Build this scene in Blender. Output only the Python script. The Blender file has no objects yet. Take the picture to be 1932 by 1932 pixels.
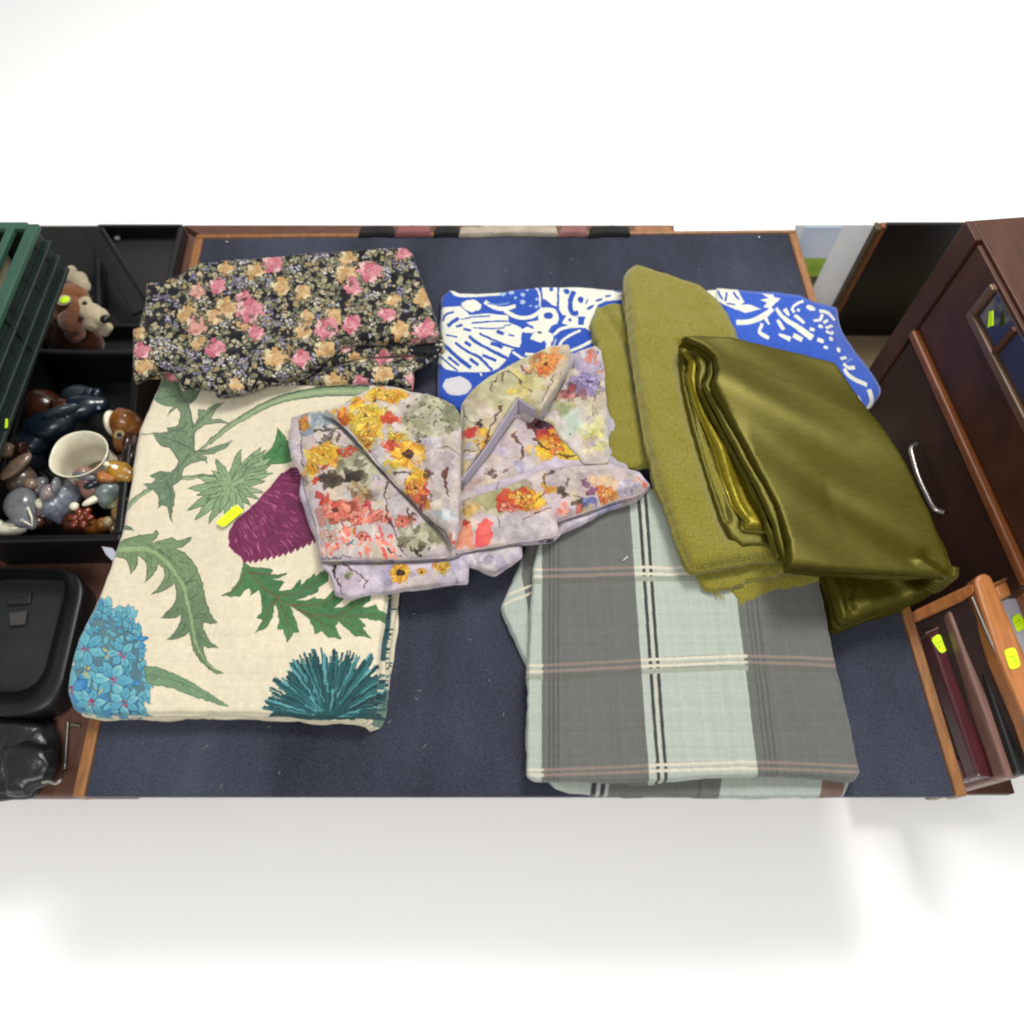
import bpy, bmesh, math, random
import numpy as np
from mathutils import Vector, geometry, Matrix

# ------------------------------------------------------------------ camera, light, exposure
SC = bpy.context.scene
T = 0.31                       # table top height
CAMH = 1.0                     # camera above the table top
FPX, TH = 1430.0, math.radians(62)
cam_d = bpy.data.cameras.new("camera"); cam = bpy.data.objects.new("camera", cam_d)
SC.collection.objects.link(cam); SC.camera = cam
cam.location = (0, 0, T + CAMH); cam.rotation_euler = (math.radians(90) - TH, 0, 0)
cam_d.sensor_width = 36; cam_d.lens = 36 * FPX / 1932
cam_d.clip_start = 0.05; cam_d.clip_end = 100
cam_d.dof.use_dof = True; cam_d.dof.focus_distance = 1.08; cam_d.dof.aperture_fstop = 2.4

W = bpy.data.worlds.new("World"); SC.world = W; W.use_nodes = True
W.node_tree.nodes["Background"].inputs[0].default_value = (1.0, 0.998, 0.99, 1)
W.node_tree.nodes["Background"].inputs[1].default_value = 0.42

def area(name, loc, target, sx, sy, power, col):
    l = bpy.data.lights.new(name, 'AREA'); l.shape = 'RECTANGLE'; l.size = sx; l.size_y = sy
    l.energy = power; l.color = col
    o = bpy.data.objects.new(name, l); SC.collection.objects.link(o); o.location = loc
    o.rotation_euler = (Vector(target) - Vector(loc)).to_track_quat('-Z', 'Y').to_euler()
    return o
area("window_light", (0.65, 1.75, T + 2.2), (0.0, 0.6, T), 0.9, 0.8, 62, (1.0, 0.98, 0.95))
area("front_fill_light", (-0.2, -1.0, T + 2.1), (0, 0.0, T), 1.4, 0.7, 30, (1.0, 0.98, 0.95))  # unseen fill lamp, added to brighten the near floor and the cloth fronts
SC.view_settings.view_transform = 'Standard'; SC.view_settings.look = 'None'
SC.view_settings.exposure = 0.30; SC.view_settings.gamma = 1.0
SC.cycles.filter_width = 2.1
SC.cycles.use_denoising = True
SC.cycles.max_bounces = 6

rng = np.random.default_rng(7)
random.seed(7)

# ------------------------------------------------------------------ laying things out
_c, _s = math.cos(TH), math.sin(TH)
def ray(x, y):
    x = np.asarray(x, float); y = np.asarray(y, float)
    u = (x - 966) / FPX; v = (966 - y) / FPX
    return u, _c + v * _s, -_s + v * _c
def PN(p, z):
    """measured points -> metres on the level z above the table top (array in, array out)"""
    p = np.asarray(p, float); d = ray(p[..., 0], p[..., 1]); t = (z - CAMH) / d[2]
    return np.stack([d[0] * t, d[1] * t, np.zeros_like(t) + z + T], -1)
def P(x, y, z=0.0):
    return Vector(PN((x, y), z))
def PPL(x, y, a, n):
    d = Vector([float(q) for q in ray(x, y)]); o = Vector((0, 0, T + CAMH))
    return o + d * ((Vector(a) - o).dot(n) / d.dot(n))
K = 1932 / 3840
ZM = {'A': (480, 1400, .36232), 'B': (400, 1950, .33647), 'C': (800, 1950, .41414), 'D': (1050, 1400, .43998),
      'E': (1650, 1280, .43996), 'F': (1630, 1050, .39855), 'G': (2650, 1060, .36232), 'H': (2150, 950, .80228),
      'I': (1800, 1800, .77640), 'J': (450, 880, .67288), 'K': (0, 820, .36232), 'L': (0, 1400, .36232),
      'M': (0, 2050, .51775), 'N': (2800, 820, .53830), 'O': (3100, 2000, .53818), 'T': (250, 1400, .69892),
      'U': (1050, 1280, .75052)}
def z(tag, pts):
    a, b, c = ZM[tag]; p = np.asarray(pts, float)
    return np.stack([(a + p[..., 0] * c) * K, (b + p[..., 1] * c) * K], -1)
def zk(tag): return ZM[tag][2] * K

# ------------------------------------------------------------------ objects
def tag(o, label=None, cat=None, group=None, kind=None):
    if label: o['label'] = label
    if cat: o['category'] = cat
    if group: o['group'] = group
    if kind: o['kind'] = kind
    return o
def empty(name, loc, label, cat, group=None):
    o = bpy.data.objects.new(name, None); SC.collection.objects.link(o); o.location = loc
    o.empty_display_size = 0.03
    return tag(o, label, cat, group)
def link(name, me, mat, parent=None, smooth=False):
    o = bpy.data.objects.new(name, me); SC.collection.objects.link(o)
    if mat: me.materials.append(mat)
    if smooth: me.polygons.foreach_set('use_smooth', [True] * len(me.polygons))
    if parent:
        o.parent = parent
        p = parent; m = Matrix.Translation((0, 0, 0)); off = Vector((0, 0, 0))
        while p: off += p.location; p = p.parent
        o.location = -off
    return o
def mesh(name, verts, faces):
    me = bpy.data.meshes.new(name); me.from_pydata([tuple(map(float, v)) for v in verts], [], faces); me.update(); return me
def bevel(o, w=.0015, seg=2):
    m = o.modifiers.new('bevel', 'BEVEL'); m.width = w; m.segments = seg; m.limit_method = 'ANGLE'
    return o
def prism(name, poly, vec, mat, parent=None, bev=.0015):
    """closed solid: a polygon pushed along vec"""
    n = len(poly); poly = [Vector(p) for p in poly]; vec = Vector(vec)
    nn = geometry.normal(poly) if n > 2 else Vector((0, 0, 1))
    if nn.dot(vec) > 0: poly = poly[::-1]
    v = poly + [p + vec for p in poly]
    f = [tuple(range(n)), tuple(range(2 * n - 1, n - 1, -1))] + [(i, i + n, (i + 1) % n + n, (i + 1) % n) for i in range(n)]
    o = link(name, mesh(name, v, f), mat, parent)
    if bev: bevel(o, bev)
    return o
def box(name, c, s, mat, parent=None, rz=0, bev=.002):
    c = Vector(c); r = Matrix.Rotation(rz, 3, 'Z')
    q = [c + r @ Vector((a * s[0] / 2, b * s[1] / 2, s[2] / 2)) for a, b in ((-1, -1), (1, -1), (1, 1), (-1, 1))]
    return prism(name, q, (0, 0, -s[2]), mat, parent, bev)
def tube(name, pts, r, mat, parent=None, cyc=False, seg=8):
    cu = bpy.data.curves.new(name, 'CURVE'); cu.dimensions = '3D'; cu.bevel_depth = r if np.isscalar(r) else 1.0
    cu.bevel_resolution = 2; cu.use_fill_caps = True
    s = cu.splines.new('POLY'); s.points.add(len(pts) - 1); s.use_cyclic_u = cyc
    for i, p in enumerate(pts):
        s.points[i].co = (*p, 1)
        if not np.isscalar(r): s.points[i].radius = r[i]
    o = bpy.data.objects.new(name, cu); dg = bpy.context.evaluated_depsgraph_get()
    SC.collection.objects.link(o); dg.update()
    me = bpy.data.meshes.new_from_object(o.evaluated_get(dg)); bpy.data.objects.remove(o); bpy.data.curves.remove(cu)
    return link(name, me, mat, parent, True)
def blob(name, ells, mat, parent=None, voxel=.003):
    """one continuous smooth body from overlapping ellipsoids (centre, radii, optional z rotation)"""
    bm = bmesh.new()
    for e in ells:
        m = Matrix.Translation(Vector(e[0])) @ Matrix.Rotation(e[2] if len(e) > 2 else 0, 4, 'Z') @ Matrix.Rotation(e[3] if len(e) > 3 else 0, 4, 'Y') @ Matrix.Diagonal((*e[1], 1))
        bmesh.ops.create_icosphere(bm, subdivisions=3, radius=1, matrix=m)
    me = bpy.data.meshes.new(name); bm.to_mesh(me); bm.free()
    o = link(name, me, mat, parent, True)
    if len(ells) > 1:
        r = o.modifiers.new('join', 'REMESH'); r.mode = 'VOXEL'; r.voxel_size = voxel; r.use_smooth_shade = True
        s = o.modifiers.new('soft', 'SMOOTH'); s.factor = .5; s.iterations = 4
    return o
def lathe(name, prof, base, mat, parent=None, n=40, spout=None, sx=1, rz=0):
    vs, fs = [], []
    for r, h in prof:
        for k in range(n):
            a = 2 * math.pi * k / n; rr = r
            if spout and h > spout[0]:
                w = max(0, math.cos(a - spout[1])) ** 6 * spout[2] * (h - spout[0]) / (prof[-1][1] - spout[0] + 1e-6)
                rr = r * (1 + w)
            x, y = rr * math.cos(a) * sx, rr * math.sin(a)
            vs.append((base[0] + x * math.cos(rz) - y * math.sin(rz), base[1] + x * math.sin(rz) + y * math.cos(rz), base[2] + h))
    m = len(prof)
    for i in range(m - 1):
        for k in range(n):
            fs.append((i * n + k, i * n + (k + 1) % n, (i + 1) * n + (k + 1) % n, (i + 1) * n + k))
    fs.append(tuple(range(n - 1, -1, -1))); fs.append(tuple(range((m - 1) * n, m * n)))
    return link(name, mesh(name, vs, fs), mat, parent, True)

def rrect(c, r_, n=6):
    out = []; m = len(c)
    for i in range(m):
        a, b_, d = c[i - 1], c[i], c[(i + 1) % m]; u = (a - b_).normalized(); v = (d - b_).normalized()
        p0, p1 = b_ + u * r_, b_ + v * r_
        for k in range(n + 1):
            t = k / n; out.append(p0 * (1 - t) ** 2 + b_ * 2 * t * (1 - t) + p1 * t * t)
    return out
# ------------------------------------------------------------------ noise and curves
def vnoise(x, y, seed=0):
    x = np.asarray(x, float); y = np.asarray(y, float)
    xi = np.floor(x).astype(np.int64); yi = np.floor(y).astype(np.int64); fx = x - xi; fy = y - yi
    fx = fx * fx * fx * (fx * (fx * 6 - 15) + 10); fy = fy * fy * fy * (fy * (fy * 6 - 15) + 10)
    def h(a, b):
        n = (a * 374761393 + b * 668265263 + seed * 1442695041) & 0x7fffffff
        n = ((n ^ (n >> 13)) * 1274126177) & 0x7fffffff
        return ((n ^ (n >> 16)) & 0xffff) / 32767.5 - 1
    return (h(xi, yi) * (1 - fx) + h(xi + 1, yi) * fx) * (1 - fy) + (h(xi, yi + 1) * (1 - fx) + h(xi + 1, yi + 1) * fx) * fy
def fbm(x, y, seed=0, o=3):
    return sum(vnoise(x * 2 ** i, y * 2 ** i, seed + 17 * i) / 2 ** i for i in range(o))
def cr(p, per=6, closed=False):
    """Catmull-Rom through points (rows of any width)"""
    p = np.asarray(p, float); n = len(p)
    if closed: q = np.concatenate([p[-1:], p, p[:2]]); m = n
    else: q = np.concatenate([2 * p[:1] - p[1:2], p, 2 * p[-1:] - p[-2:-1]]); m = n - 1
    out = []
    for i in range(m):
        a, b, c, d = q[i:i + 4]
        for t in np.linspace(0, 1, per, endpoint=False):
            out.append(.5 * (2 * b + (c - a) * t + (2 * a - 5 * b + 4 * c - d) * t * t + (3 * b - a - 3 * c + d) * t ** 3))
    if not closed: out.append(p[-1])
    return np.array(out)
def resample(p, step):
    q = np.concatenate([p, p[:1]]); d = np.r_[0, np.cumsum(np.linalg.norm(np.diff(q, axis=0), axis=1))]
    n = max(12, int(d[-1] / step)); s = np.linspace(0, d[-1], n, endpoint=False)
    return np.stack([np.interp(s, d, q[:, k]) for k in range(q.shape[1])], 1)

# ------------------------------------------------------------------ printed cloth: a picture painted by the script
class Print:
    def __init__(self, name, spts, zref, col, res=0.00045, pad=.03):
        q = PN(spts, zref); self.z = zref
        self.x0, self.y0 = q[:, 0].min() - pad, q[:, 1].min() - pad
        self.w = q[:, 0].max() + pad - self.x0; self.h = q[:, 1].max() + pad - self.y0
        self.W, self.H = int(self.w / res), int(self.h / res); self.res = res; self.name = name
        self.im = np.empty((self.H, self.W, 3), np.float32); self.im[:] = np.array(col) / 255
    def mott(self, amp, scale, seed, tint=(1, 1, 1)):
        yy, xx = np.mgrid[0:self.H, 0:self.W] * self.res
        n = fbm(xx / scale, yy / scale, seed)[..., None] * amp * np.array(tint)
        self.im = np.clip(self.im + n, 0, 1).astype(np.float32)
    def threads(self, amp):
        self.im = np.clip(self.im * (1 + rng.normal(0, amp, (1, self.W, 1)) + rng.normal(0, amp, (self.H, 1, 1))), 0, 1).astype(np.float32)
    def warp(self, amp, scale, seed):
        """ink that has run a little: the picture shifted by noise"""
        yy, xx = np.mgrid[0:self.H, 0:self.W]
        dx = fbm(xx / scale, yy / scale, seed, 2) * amp; dy = fbm(xx / scale, yy / scale, seed + 31, 2) * amp
        self.im = self.im[np.clip(yy + dy, 0, self.H - 1).astype(int), np.clip(xx + dx, 0, self.W - 1).astype(int)]
    def px(self, s):
        q = PN(s, self.z); return np.stack([(q[..., 0] - self.x0) / self.res, (q[..., 1] - self.y0) / self.res], -1)
    def fill(self, t, col, a=1.0, col2=None, grain=0.0):
        """t: polygon in texels; col2 shades towards the second end of the shape"""
        x0, y0 = np.floor(t.min(0)).astype(int); x1, y1 = np.ceil(t.max(0)).astype(int) + 1
        x0 = max(0, x0); y0 = max(0, y0); x1 = min(self.W, x1); y1 = min(self.H, y1)
        if x1 - x0 < 1 or y1 - y0 < 1: return
        w, h = x1 - x0, y1 - y0; cnt = np.zeros((h, w + 1), np.int32)
        A = t; B = np.roll(t, -1, 0)
        for (ax, ay), (bx, by) in zip(A, B):
            if ay == by: continue
            if ay > by: ax, ay, bx, by = bx, by, ax, ay
            r0 = max(y0, math.ceil(ay - .5)); r1 = min(y1 - 1, math.ceil(by - .5) - 1)
            if r1 < r0: continue
            r = np.arange(r0, r1 + 1); xc = ax + (r + .5 - ay) * (bx - ax) / (by - ay)
            np.add.at(cnt, (r - y0, np.clip(np.ceil(xc - .5).astype(int) - x0, 0, w)), 1)
        m = (np.cumsum(cnt, 1)[:, :w] & 1).astype(np.float32) * a
        c = np.array(col, np.float32) / 255
        if col2 is not None:
            c2 = np.array(col2, np.float32) / 255
            k = vnoise(np.arange(w)[None, :] / (w * .35 + 3) + col[0], np.arange(h)[:, None] / (h * .35 + 3) + col[1], 5) * .5 + .5
            c = c * (1 - k[..., None]) + c2 * k[..., None]
        if grain: c = c + rng.normal(0, grain, (h, w, 1)).astype(np.float32)
        b = self.im[y0:y1, x0:x1]; b[:] = b * (1 - m[..., None]) + np.clip(c, 0, 1) * m[..., None]
    def poly(self, s, col, a=1.0, col2=None, edge=None, ew=1.5, smooth=0):
        s = np.asarray(s, float)
        if smooth: s = cr(s, smooth, True)
        self.fill(self.px(s), col, a, col2)
        if edge is not None: self.line(np.concatenate([s, s[:1]]), ew, edge, a * .8)
    def line(self, s, w, col, a=1.0, taper=None, smooth=0):
        """stroke with width w (measured units); taper=(start,end) multiplies it"""
        s = np.asarray(s, float)
        if smooth: s = cr(s, smooth)
        d = np.gradient(s, axis=0); d /= np.linalg.norm(d, axis=1)[:, None] + 1e-9
        n = np.stack([-d[:, 1], d[:, 0]], 1); k = np.ones(len(s)) * w / 2
        if taper:
            u = np.linspace(0, 1, len(s)); k = k * (taper[0] + (taper[1] - taper[0]) * u)
        self.fill(self.px(np.concatenate([s + n * k[:, None], (s - n * k[:, None])[::-1]])), col, a)
    def ell(self, c, rx, ry, col, rot=0, a=1.0, col2=None, wob=0.0, n=18, edge=None):
        t = np.linspace(0, 2 * math.pi, n, endpoint=False)
        r = 1 + (wob * rng.normal(0, 1, n) if wob else 0)
        x, y = np.cos(t) * rx * r, np.sin(t) * ry * r
        s = np.stack([c[0] + x * math.cos(rot) - y * math.sin(rot), c[1] + x * math.sin(rot) + y * math.cos(rot)], 1)
        self.fill(self.px(s), col, a, col2)
        if edge is not None: self.line(np.concatenate([s, s[:1]]), 1.2, edge, a * .8)
    def petal(self, base, tip, wid, col, edge=None, col2=None, ew=1.1):
        b = np.asarray(base, float); t = np.asarray(tip, float); d = t - b; n = np.array([-d[1], d[0]]); n /= np.linalg.norm(n) + 1e-9
        u = np.array([0, .15, .35, .55, .75, .9, 1]); k = np.array([.1, .55, .95, 1, .7, .32, 0]) * wid / 2
        s = np.concatenate([b + d * u[:, None] + n * k[:, None], (b + d * u[:, None] - n * k[:, None])[::-1]])
        self.poly(s, col, 1, col2, edge, ew)
    def image(self):
        im = bpy.data.images.new(self.name, self.W, self.H, alpha=False)
        buf = np.ones((self.H, self.W, 4), np.float32); buf[..., :3] = np.clip(self.im, 0, 1)
        im.pixels.foreach_set(buf.ravel()); im.update(); im.pack()
        return im

# ------------------------------------------------------------------ materials
GAIN = .60                     # reflectance of the goods against the white floor
def lin(c, g=None):
    c = np.array(c, float) / 255
    return tuple(np.where(c <= .04045, c / 12.92, ((c + .055) / 1.055) ** 2.4) * (GAIN if g is None else g)) + (1,)
def nodes(name):
    m = bpy.data.materials.new(name); m.use_nodes = True
    return m, m.node_tree.nodes, m.node_tree.links, m.node_tree.nodes['Principled BSDF']
def bump(N, L, b, src, strength, dist):
    k = N.new('ShaderNodeBump'); k.inputs['Strength'].default_value = strength; k.inputs['Distance'].default_value = dist
    L.new(src, k.inputs['Height']); L.new(k.outputs[0], b.inputs['Normal'])
def mat(name, col, rough=.6, var=.18, scale=40, metal=0, bmp=.15, spec=.4, sheen=0, coat=0, stretch=None, col2=None, dist=.001, g=None):
    m, N, L, b = nodes(name); tc = N.new('ShaderNodeTexCoord'); no = N.new('ShaderNodeTexNoise')
    no.inputs['Scale'].default_value = scale; no.inputs['Detail'].default_value = 6
    src = tc.outputs['Object']
    if stretch:
        mp = N.new('ShaderNodeMapping'); mp.inputs['Scale'].default_value = stretch; L.new(src, mp.inputs[0]); src = mp.outputs[0]
    L.new(src, no.inputs['Vector']); r = N.new('ShaderNodeValToRGB'); c = np.array(lin(col, g))
    c2 = np.array(lin(col2, g)) if col2 else c * (1 - var)
    c1 = c if col2 else np.minimum(c * (1 + var), 1)
    r.color_ramp.elements[0].position = .3; r.color_ramp.elements[1].position = .7
    r.color_ramp.elements[0].color = (*c2[:3], 1); r.color_ramp.elements[1].color = (*c1[:3], 1)
    L.new(no.outputs[0], r.inputs[0]); L.new(r.outputs[0], b.inputs['Base Color'])
    b.inputs['Roughness'].default_value = rough; b.inputs['Metallic'].default_value = metal
    b.inputs['Specular IOR Level'].default_value = spec; b.inputs['Sheen Weight'].default_value = sheen
    b.inputs['Coat Weight'].default_value = coat
    if bmp: bump(N, L, b, no.outputs[0], bmp, dist)
    return m
def weave(N, L, scale, src):
    """crossed threads"""
    out = []
    for ax in 'XY':
        w = N.new('ShaderNodeTexWave'); w.bands_direction = ax; w.inputs['Scale'].default_value = scale
        w.inputs['Distortion'].default_value = 1.2; w.inputs['Detail'].default_value = 1.5; L.new(src, w.inputs['Vector']); out.append(w.outputs['Fac'])
    a = N.new('ShaderNodeMath'); a.operation = 'ADD'; L.new(out[0], a.inputs[0]); L.new(out[1], a.inputs[1])
    return a.outputs[0]
def cloth(name, img=None, col=None, rough=.85, sheen=.25, wscale=260, grain=.12, bstr=.25, nscale=700, spec=.2):
    m, N, L, b = nodes(name); tc = N.new('ShaderNodeTexCoord'); no = N.new('ShaderNodeTexNoise')
    no.inputs['Scale'].default_value = nscale; no.inputs['Detail'].default_value = 4; L.new(tc.outputs['Object'], no.inputs['Vector'])
    mx = N.new('ShaderNodeMix'); mx.data_type = 'RGBA'; mx.blend_type = 'MULTIPLY'; mx.inputs[0].default_value = 1
    rr = N.new('ShaderNodeMapRange'); rr.inputs[1].default_value = .3; rr.inputs[2].default_value = .7
    q_ = GAIN if img else 1; rr.inputs[3].default_value = (1 - grain) * q_; rr.inputs[4].default_value = (1 + grain) * q_
    L.new(no.outputs[0], rr.inputs[0]); L.new(rr.outputs[0], mx.inputs[7])
    if img:
        t = N.new('ShaderNodeTexImage'); t.image = img; t.extension = 'MIRROR'; u = N.new('ShaderNodeUVMap'); u.uv_map = 'UVMap'
        L.new(u.outputs[0], t.inputs[0]); L.new(t.outputs[0], mx.inputs[6])
    else: mx.inputs[6].default_value = lin(col)
    L.new(mx.outputs[2], b.inputs['Base Color'])
    b.inputs['Roughness'].default_value = rough; b.inputs['Sheen Weight'].default_value = sheen
    b.inputs['Sheen Roughness'].default_value = .5; b.inputs['Specular IOR Level'].default_value = spec
    a = N.new('ShaderNodeMath'); a.operation = 'ADD'; L.new(weave(N, L, wscale, tc.outputs['Object']), a.inputs[0]); L.new(no.outputs[0], a.inputs[1])
    bump(N, L, b, a.outputs[0], bstr, .0006)
    return m

# ------------------------------------------------------------------ folded cloth
def inside(p, poly):
    x, y = p[:, 0], p[:, 1]; r = np.zeros(len(p), bool); a = poly; b = np.roll(poly, -1, 0)
    for (ax, ay), (bx, by) in zip(a, b):
        if ay == by: continue
        c = ((ay > y) != (by > y)) & (x < (bx - ax) * (y - ay) / (by - ay) + ax); r ^= c
    return r
def edgedist(p, poly):
    a = poly; b = np.roll(poly, -1, 0); best = np.full(len(p), 9.0)
    for A, B in zip(a, b):
        d = B - A; t = np.clip(((p - A) @ d) / (d @ d + 1e-12), 0, 1)
        best = np.minimum(best, np.linalg.norm(p - (A + t[:, None] * d), axis=1))
    return best
def lin_dist(p, line):
    best = np.full(len(p), 9.0)
    for A, B in zip(line[:-1], line[1:]):
        d = B - A; t = np.clip(((p - A) @ d) / (d @ d + 1e-12), 0, 1)
        best = np.minimum(best, np.linalg.norm(p - (A + t[:, None] * d), axis=1))
    return best
def pad(name, outline, z0, z1, m, parent=None, r=.004, layers=3, step=.004, amp=.0012, seed=0, creases=(), dz=None,
        lean=(0, 0), ragged=.0006, smooth=0, prt=None, rough_layers=.003, uvoff=(0, 0), ridge=.0, droop=0.0):
    """A folded pile of cloth: top face with soft edges and wrinkles, sides of folded layers, closed underneath.
    outline: measured at the top; creases: (line, depth, width); dz: extra height (x, y) -> metres."""
    s = np.asarray(outline, float)
    if smooth: s = cr(s, smooth, True)
    B = resample(PN(s, z1)[:, :2], step * .8)
    area2 = np.sum(B[:, 0] * np.roll(B[:, 1], -1) - np.roll(B[:, 0], -1) * B[:, 1])
    if area2 < 0: B = B[::-1].copy()
    n = len(B); ln = np.arange(n) * step
    B = B + np.stack([vnoise(ln / .012, ln * 0, seed + 3), vnoise(ln / .012, ln * 0 + 9, seed + 4)], 1) * ragged
    tan = np.roll(B, -1, 0) - np.roll(B, 1, 0); tan /= np.linalg.norm(tan, axis=1)[:, None] + 1e-9
    nor = np.stack([tan[:, 1], -tan[:, 0]], 1)
    # interior points
    x0, y0 = B.min(0); x1, y1 = B.max(0)
    gx, gy = np.meshgrid(np.arange(x0, x1, step), np.arange(y0, y1, step)); g = np.stack([gx.ravel(), gy.ravel()], 1)
    g = g + rng.uniform(-.2, .2, g.shape) * step
    g = g[inside(g, B)]; d = edgedist(g, B); g = g[d > r + step * .5]
    rings = [B - nor * q for q in (r * .12, r * .4, r)]
    rg = np.concatenate(rings); ok = inside(rg, B); rg = rg[ok]; dd = edgedist(rg, B)
    near = np.concatenate([np.full(ok[i * n:(i + 1) * n].sum(), v) for i, v in enumerate((r * .12, r * .4, r))])
    rg = rg[dd > near * .8]
    pts = np.concatenate([B, rg, g]); D = np.concatenate([np.zeros(n), edgedist(pts[n:], B)])
    res = geometry.delaunay_2d_cdt([Vector(p) for p in pts.tolist()], [], [list(range(n))], 1, 1e-7)
    V = np.array([tuple(v) for v in res[0]]); F = [tuple(f) for f in res[2]]
    if len(V) != len(pts): D = np.concatenate([D[:n], edgedist(V[n:], B)]) if len(V) > n else D
    k = np.clip(1 - D / r, 0, 1)
    zz = z1 - r * (1 - np.sqrt(1 - k * k * .98))
    soft = np.clip(D / .012, 0, 1)
    zz = zz + amp * (fbm(V[:, 0] / .07, V[:, 1] / .07, seed, 2) + .35 * fbm(V[:, 0] / .022, V[:, 1] / .022, seed + 50, 2)) * (.35 + .65 * soft)
    if droop: zz = zz - droop * np.exp(-(D / .007) ** 2) * (1 + .8 * vnoise(V[:, 0] / .03, V[:, 1] / .03, seed + 9))
    if ridge:
        w_ = V + .02 * np.stack([vnoise(V[:, 0] / .05, V[:, 1] / .05, seed + 5), vnoise(V[:, 0] / .05, V[:, 1] / .05, seed + 6)], 1)
        rg_ = 1 - np.abs(vnoise(w_[:, 0] / .045, w_[:, 1] / .075, seed + 7)) * 2.2
        zz = zz + ridge * np.clip(rg_, 0, 1) ** 2 * soft
    for line, dep, wid in creases:
        L2 = PN(np.asarray(line, float), z1)[:, :2]
        zz = zz + dep * np.exp(-(lin_dist(V, L2) / wid) ** 2)
    if dz is not None: zz = zz + dz(V[:, 0], V[:, 1])
    top = np.column_stack([V, zz + T]); nt = len(V)
    # sides
    per = 5; rows = [(0.0, 0.0)]; Hh = (z1 - r * .86) - z0
    verts = [top]; uvs = [V.copy()]; faces = list(F); prev = list(range(n))
    zb = zz[:n] + T; tot = layers * per
    for j in range(1, tot + 1):
        f = j / tot; li = min(layers - 1, int((j - 1) / per)); ph = ((j - 1) % per + 1) / per
        bul = math.sin(math.pi * min(ph, .999)) * r * .45
        off = bul + rough_layers * vnoise(ln / .05, np.full(n, li * 3.7 + seed), seed + li * 13) * (1 if li else .3)
        sh = li * np.maximum(0, nor @ np.array(lean)) / max(1, layers - 1) if layers > 1 else 0
        q = B + nor * (off + sh)[:, None]
        zr = zb + (z0 + T - zb) * f
        base = sum(len(v) for v in verts)
        verts.append(np.column_stack([q, zr])); uvs.append(B + nor * (f * (z1 - z0) + .0)[..., None] if np.ndim(f) else B + nor * (f * (z1 - z0)))
        cur = list(range(base, base + n))
        for i in range(n):
            faces.append((prev[i], cur[i], cur[(i + 1) % n], prev[(i + 1) % n]))
        prev = cur
    faces.append(tuple(prev[::-1]))
    verts = np.concatenate(verts); uvs = np.concatenate(uvs)
    me = mesh(name, verts, faces)
    if prt is not None:
        ul = me.uv_layers.new(name='UVMap'); idx = np.empty(len(me.loops), np.int32); me.loops.foreach_get('vertex_index', idx)
        q = (uvs + np.array(uvoff) - np.array([prt.x0, prt.y0])) / np.array([prt.W * prt.res, prt.H * prt.res])
        ul.data.foreach_set('uv', q[idx].astype(np.float32).ravel())
    return link(name, me, m, parent, True)
def loft(name, rows, m, parent=None, per=8, thick=.0022, amp=.0006, seed=0, prt=None, smooth=True):
    """a sheet through rows of (x, y, height) points, with thickness"""
    R = np.array([[tuple(P(*p)) for p in row] for row in rows])           # (a, b, 3)
    R = cr(R.reshape(len(rows), -1), per).reshape(-1, R.shape[1], 3)
    R = np.stack([cr(r, per) for r in R]); a, b = R.shape[:2]
    R[..., 2] += amp * fbm(R[..., 0] / .03, R[..., 1] / .03, seed)
    f = [(i * b + j, i * b + j + 1, (i + 1) * b + j + 1, (i + 1) * b + j) for i in range(a - 1) for j in range(b - 1)]
    V = R.reshape(-1, 3); q = V[list(f[len(f) // 2])]
    if np.cross(q[1] - q[0], q[2] - q[0])[2] < 0: f = [t[::-1] for t in f]
    me = mesh(name, V, f)
    if prt is not None:
        ul = me.uv_layers.new(name='UVMap'); idx = np.empty(len(me.loops), np.int32); me.loops.foreach_get('vertex_index', idx)
        u = (V[:, :2] - np.array([prt.x0, prt.y0])) / np.array([prt.W * prt.res, prt.H * prt.res])
        ul.data.foreach_set('uv', u[idx].astype(np.float32).ravel())
    o = link(name, me, m, parent, smooth)
    if thick:
        sm = o.modifiers.new('thick', 'SOLIDIFY'); sm.thickness = thick; sm.offset = -1
    return o

# ================================================================== the setting
fl_m = mat("pale_floor", (254, 254, 253), .7, .003, 6, bmp=.03, g=.97)
fl = link("floor", mesh("floor", [(-6, -6, 0), (6, -6, 0), (6, 8, 0), (-6, 8, 0)], [(0, 1, 2, 3)]), fl_m)
tag(fl, kind='structure')

WOOD_EDGE = mat("oak_edge", (158, 106, 58), .45, .3, 30, stretch=(6, 1, 6), bmp=.2)
WOOD_RED = mat("mahogany_bench", (112, 74, 58), .5, .25, 18, stretch=(8, 1, 8), bmp=.15)
WOOD_DARK = mat("dark_cabinet_wood", (86, 50, 34), .5, .28, 14, stretch=(7, 1.2, 1.2), bmp=.12, spec=.25)
WOOD_DARK2 = mat("dark_door_wood", (70, 41, 30), .5, .25, 14, stretch=(7, 1.2, 1.2), bmp=.12, spec=.25)
WOOD_STRIP = mat("chestnut_moulding", (150, 88, 48), .4, .25, 25, stretch=(8, 1, 8), bmp=.15)
WOOD_ORANGE = mat("honey_frame_wood", (204, 130, 72), .35, .22, 22, stretch=(8, 1, 8), bmp=.12, coat=.25)
BLACK_PL = mat("black_plastic", (17, 18, 20), .42, .25, 30, bmp=.1)
BLACK_MATT = mat("black_card", (11, 11, 12), .8, .25, 30)
GREY_PL = mat("grey_plastic", (42, 40, 38), .55, .2, 25)
STICK = mat("neon_sticker", (206, 246, 18), .6, .05, 60, bmp=.05, g=.95)
INK = mat("sticker_ink", (60, 76, 14), .7, .1)
METAL = mat("bright_metal", (205, 200, 190), .28, .05, 30, metal=.9, bmp=.03)

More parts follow.
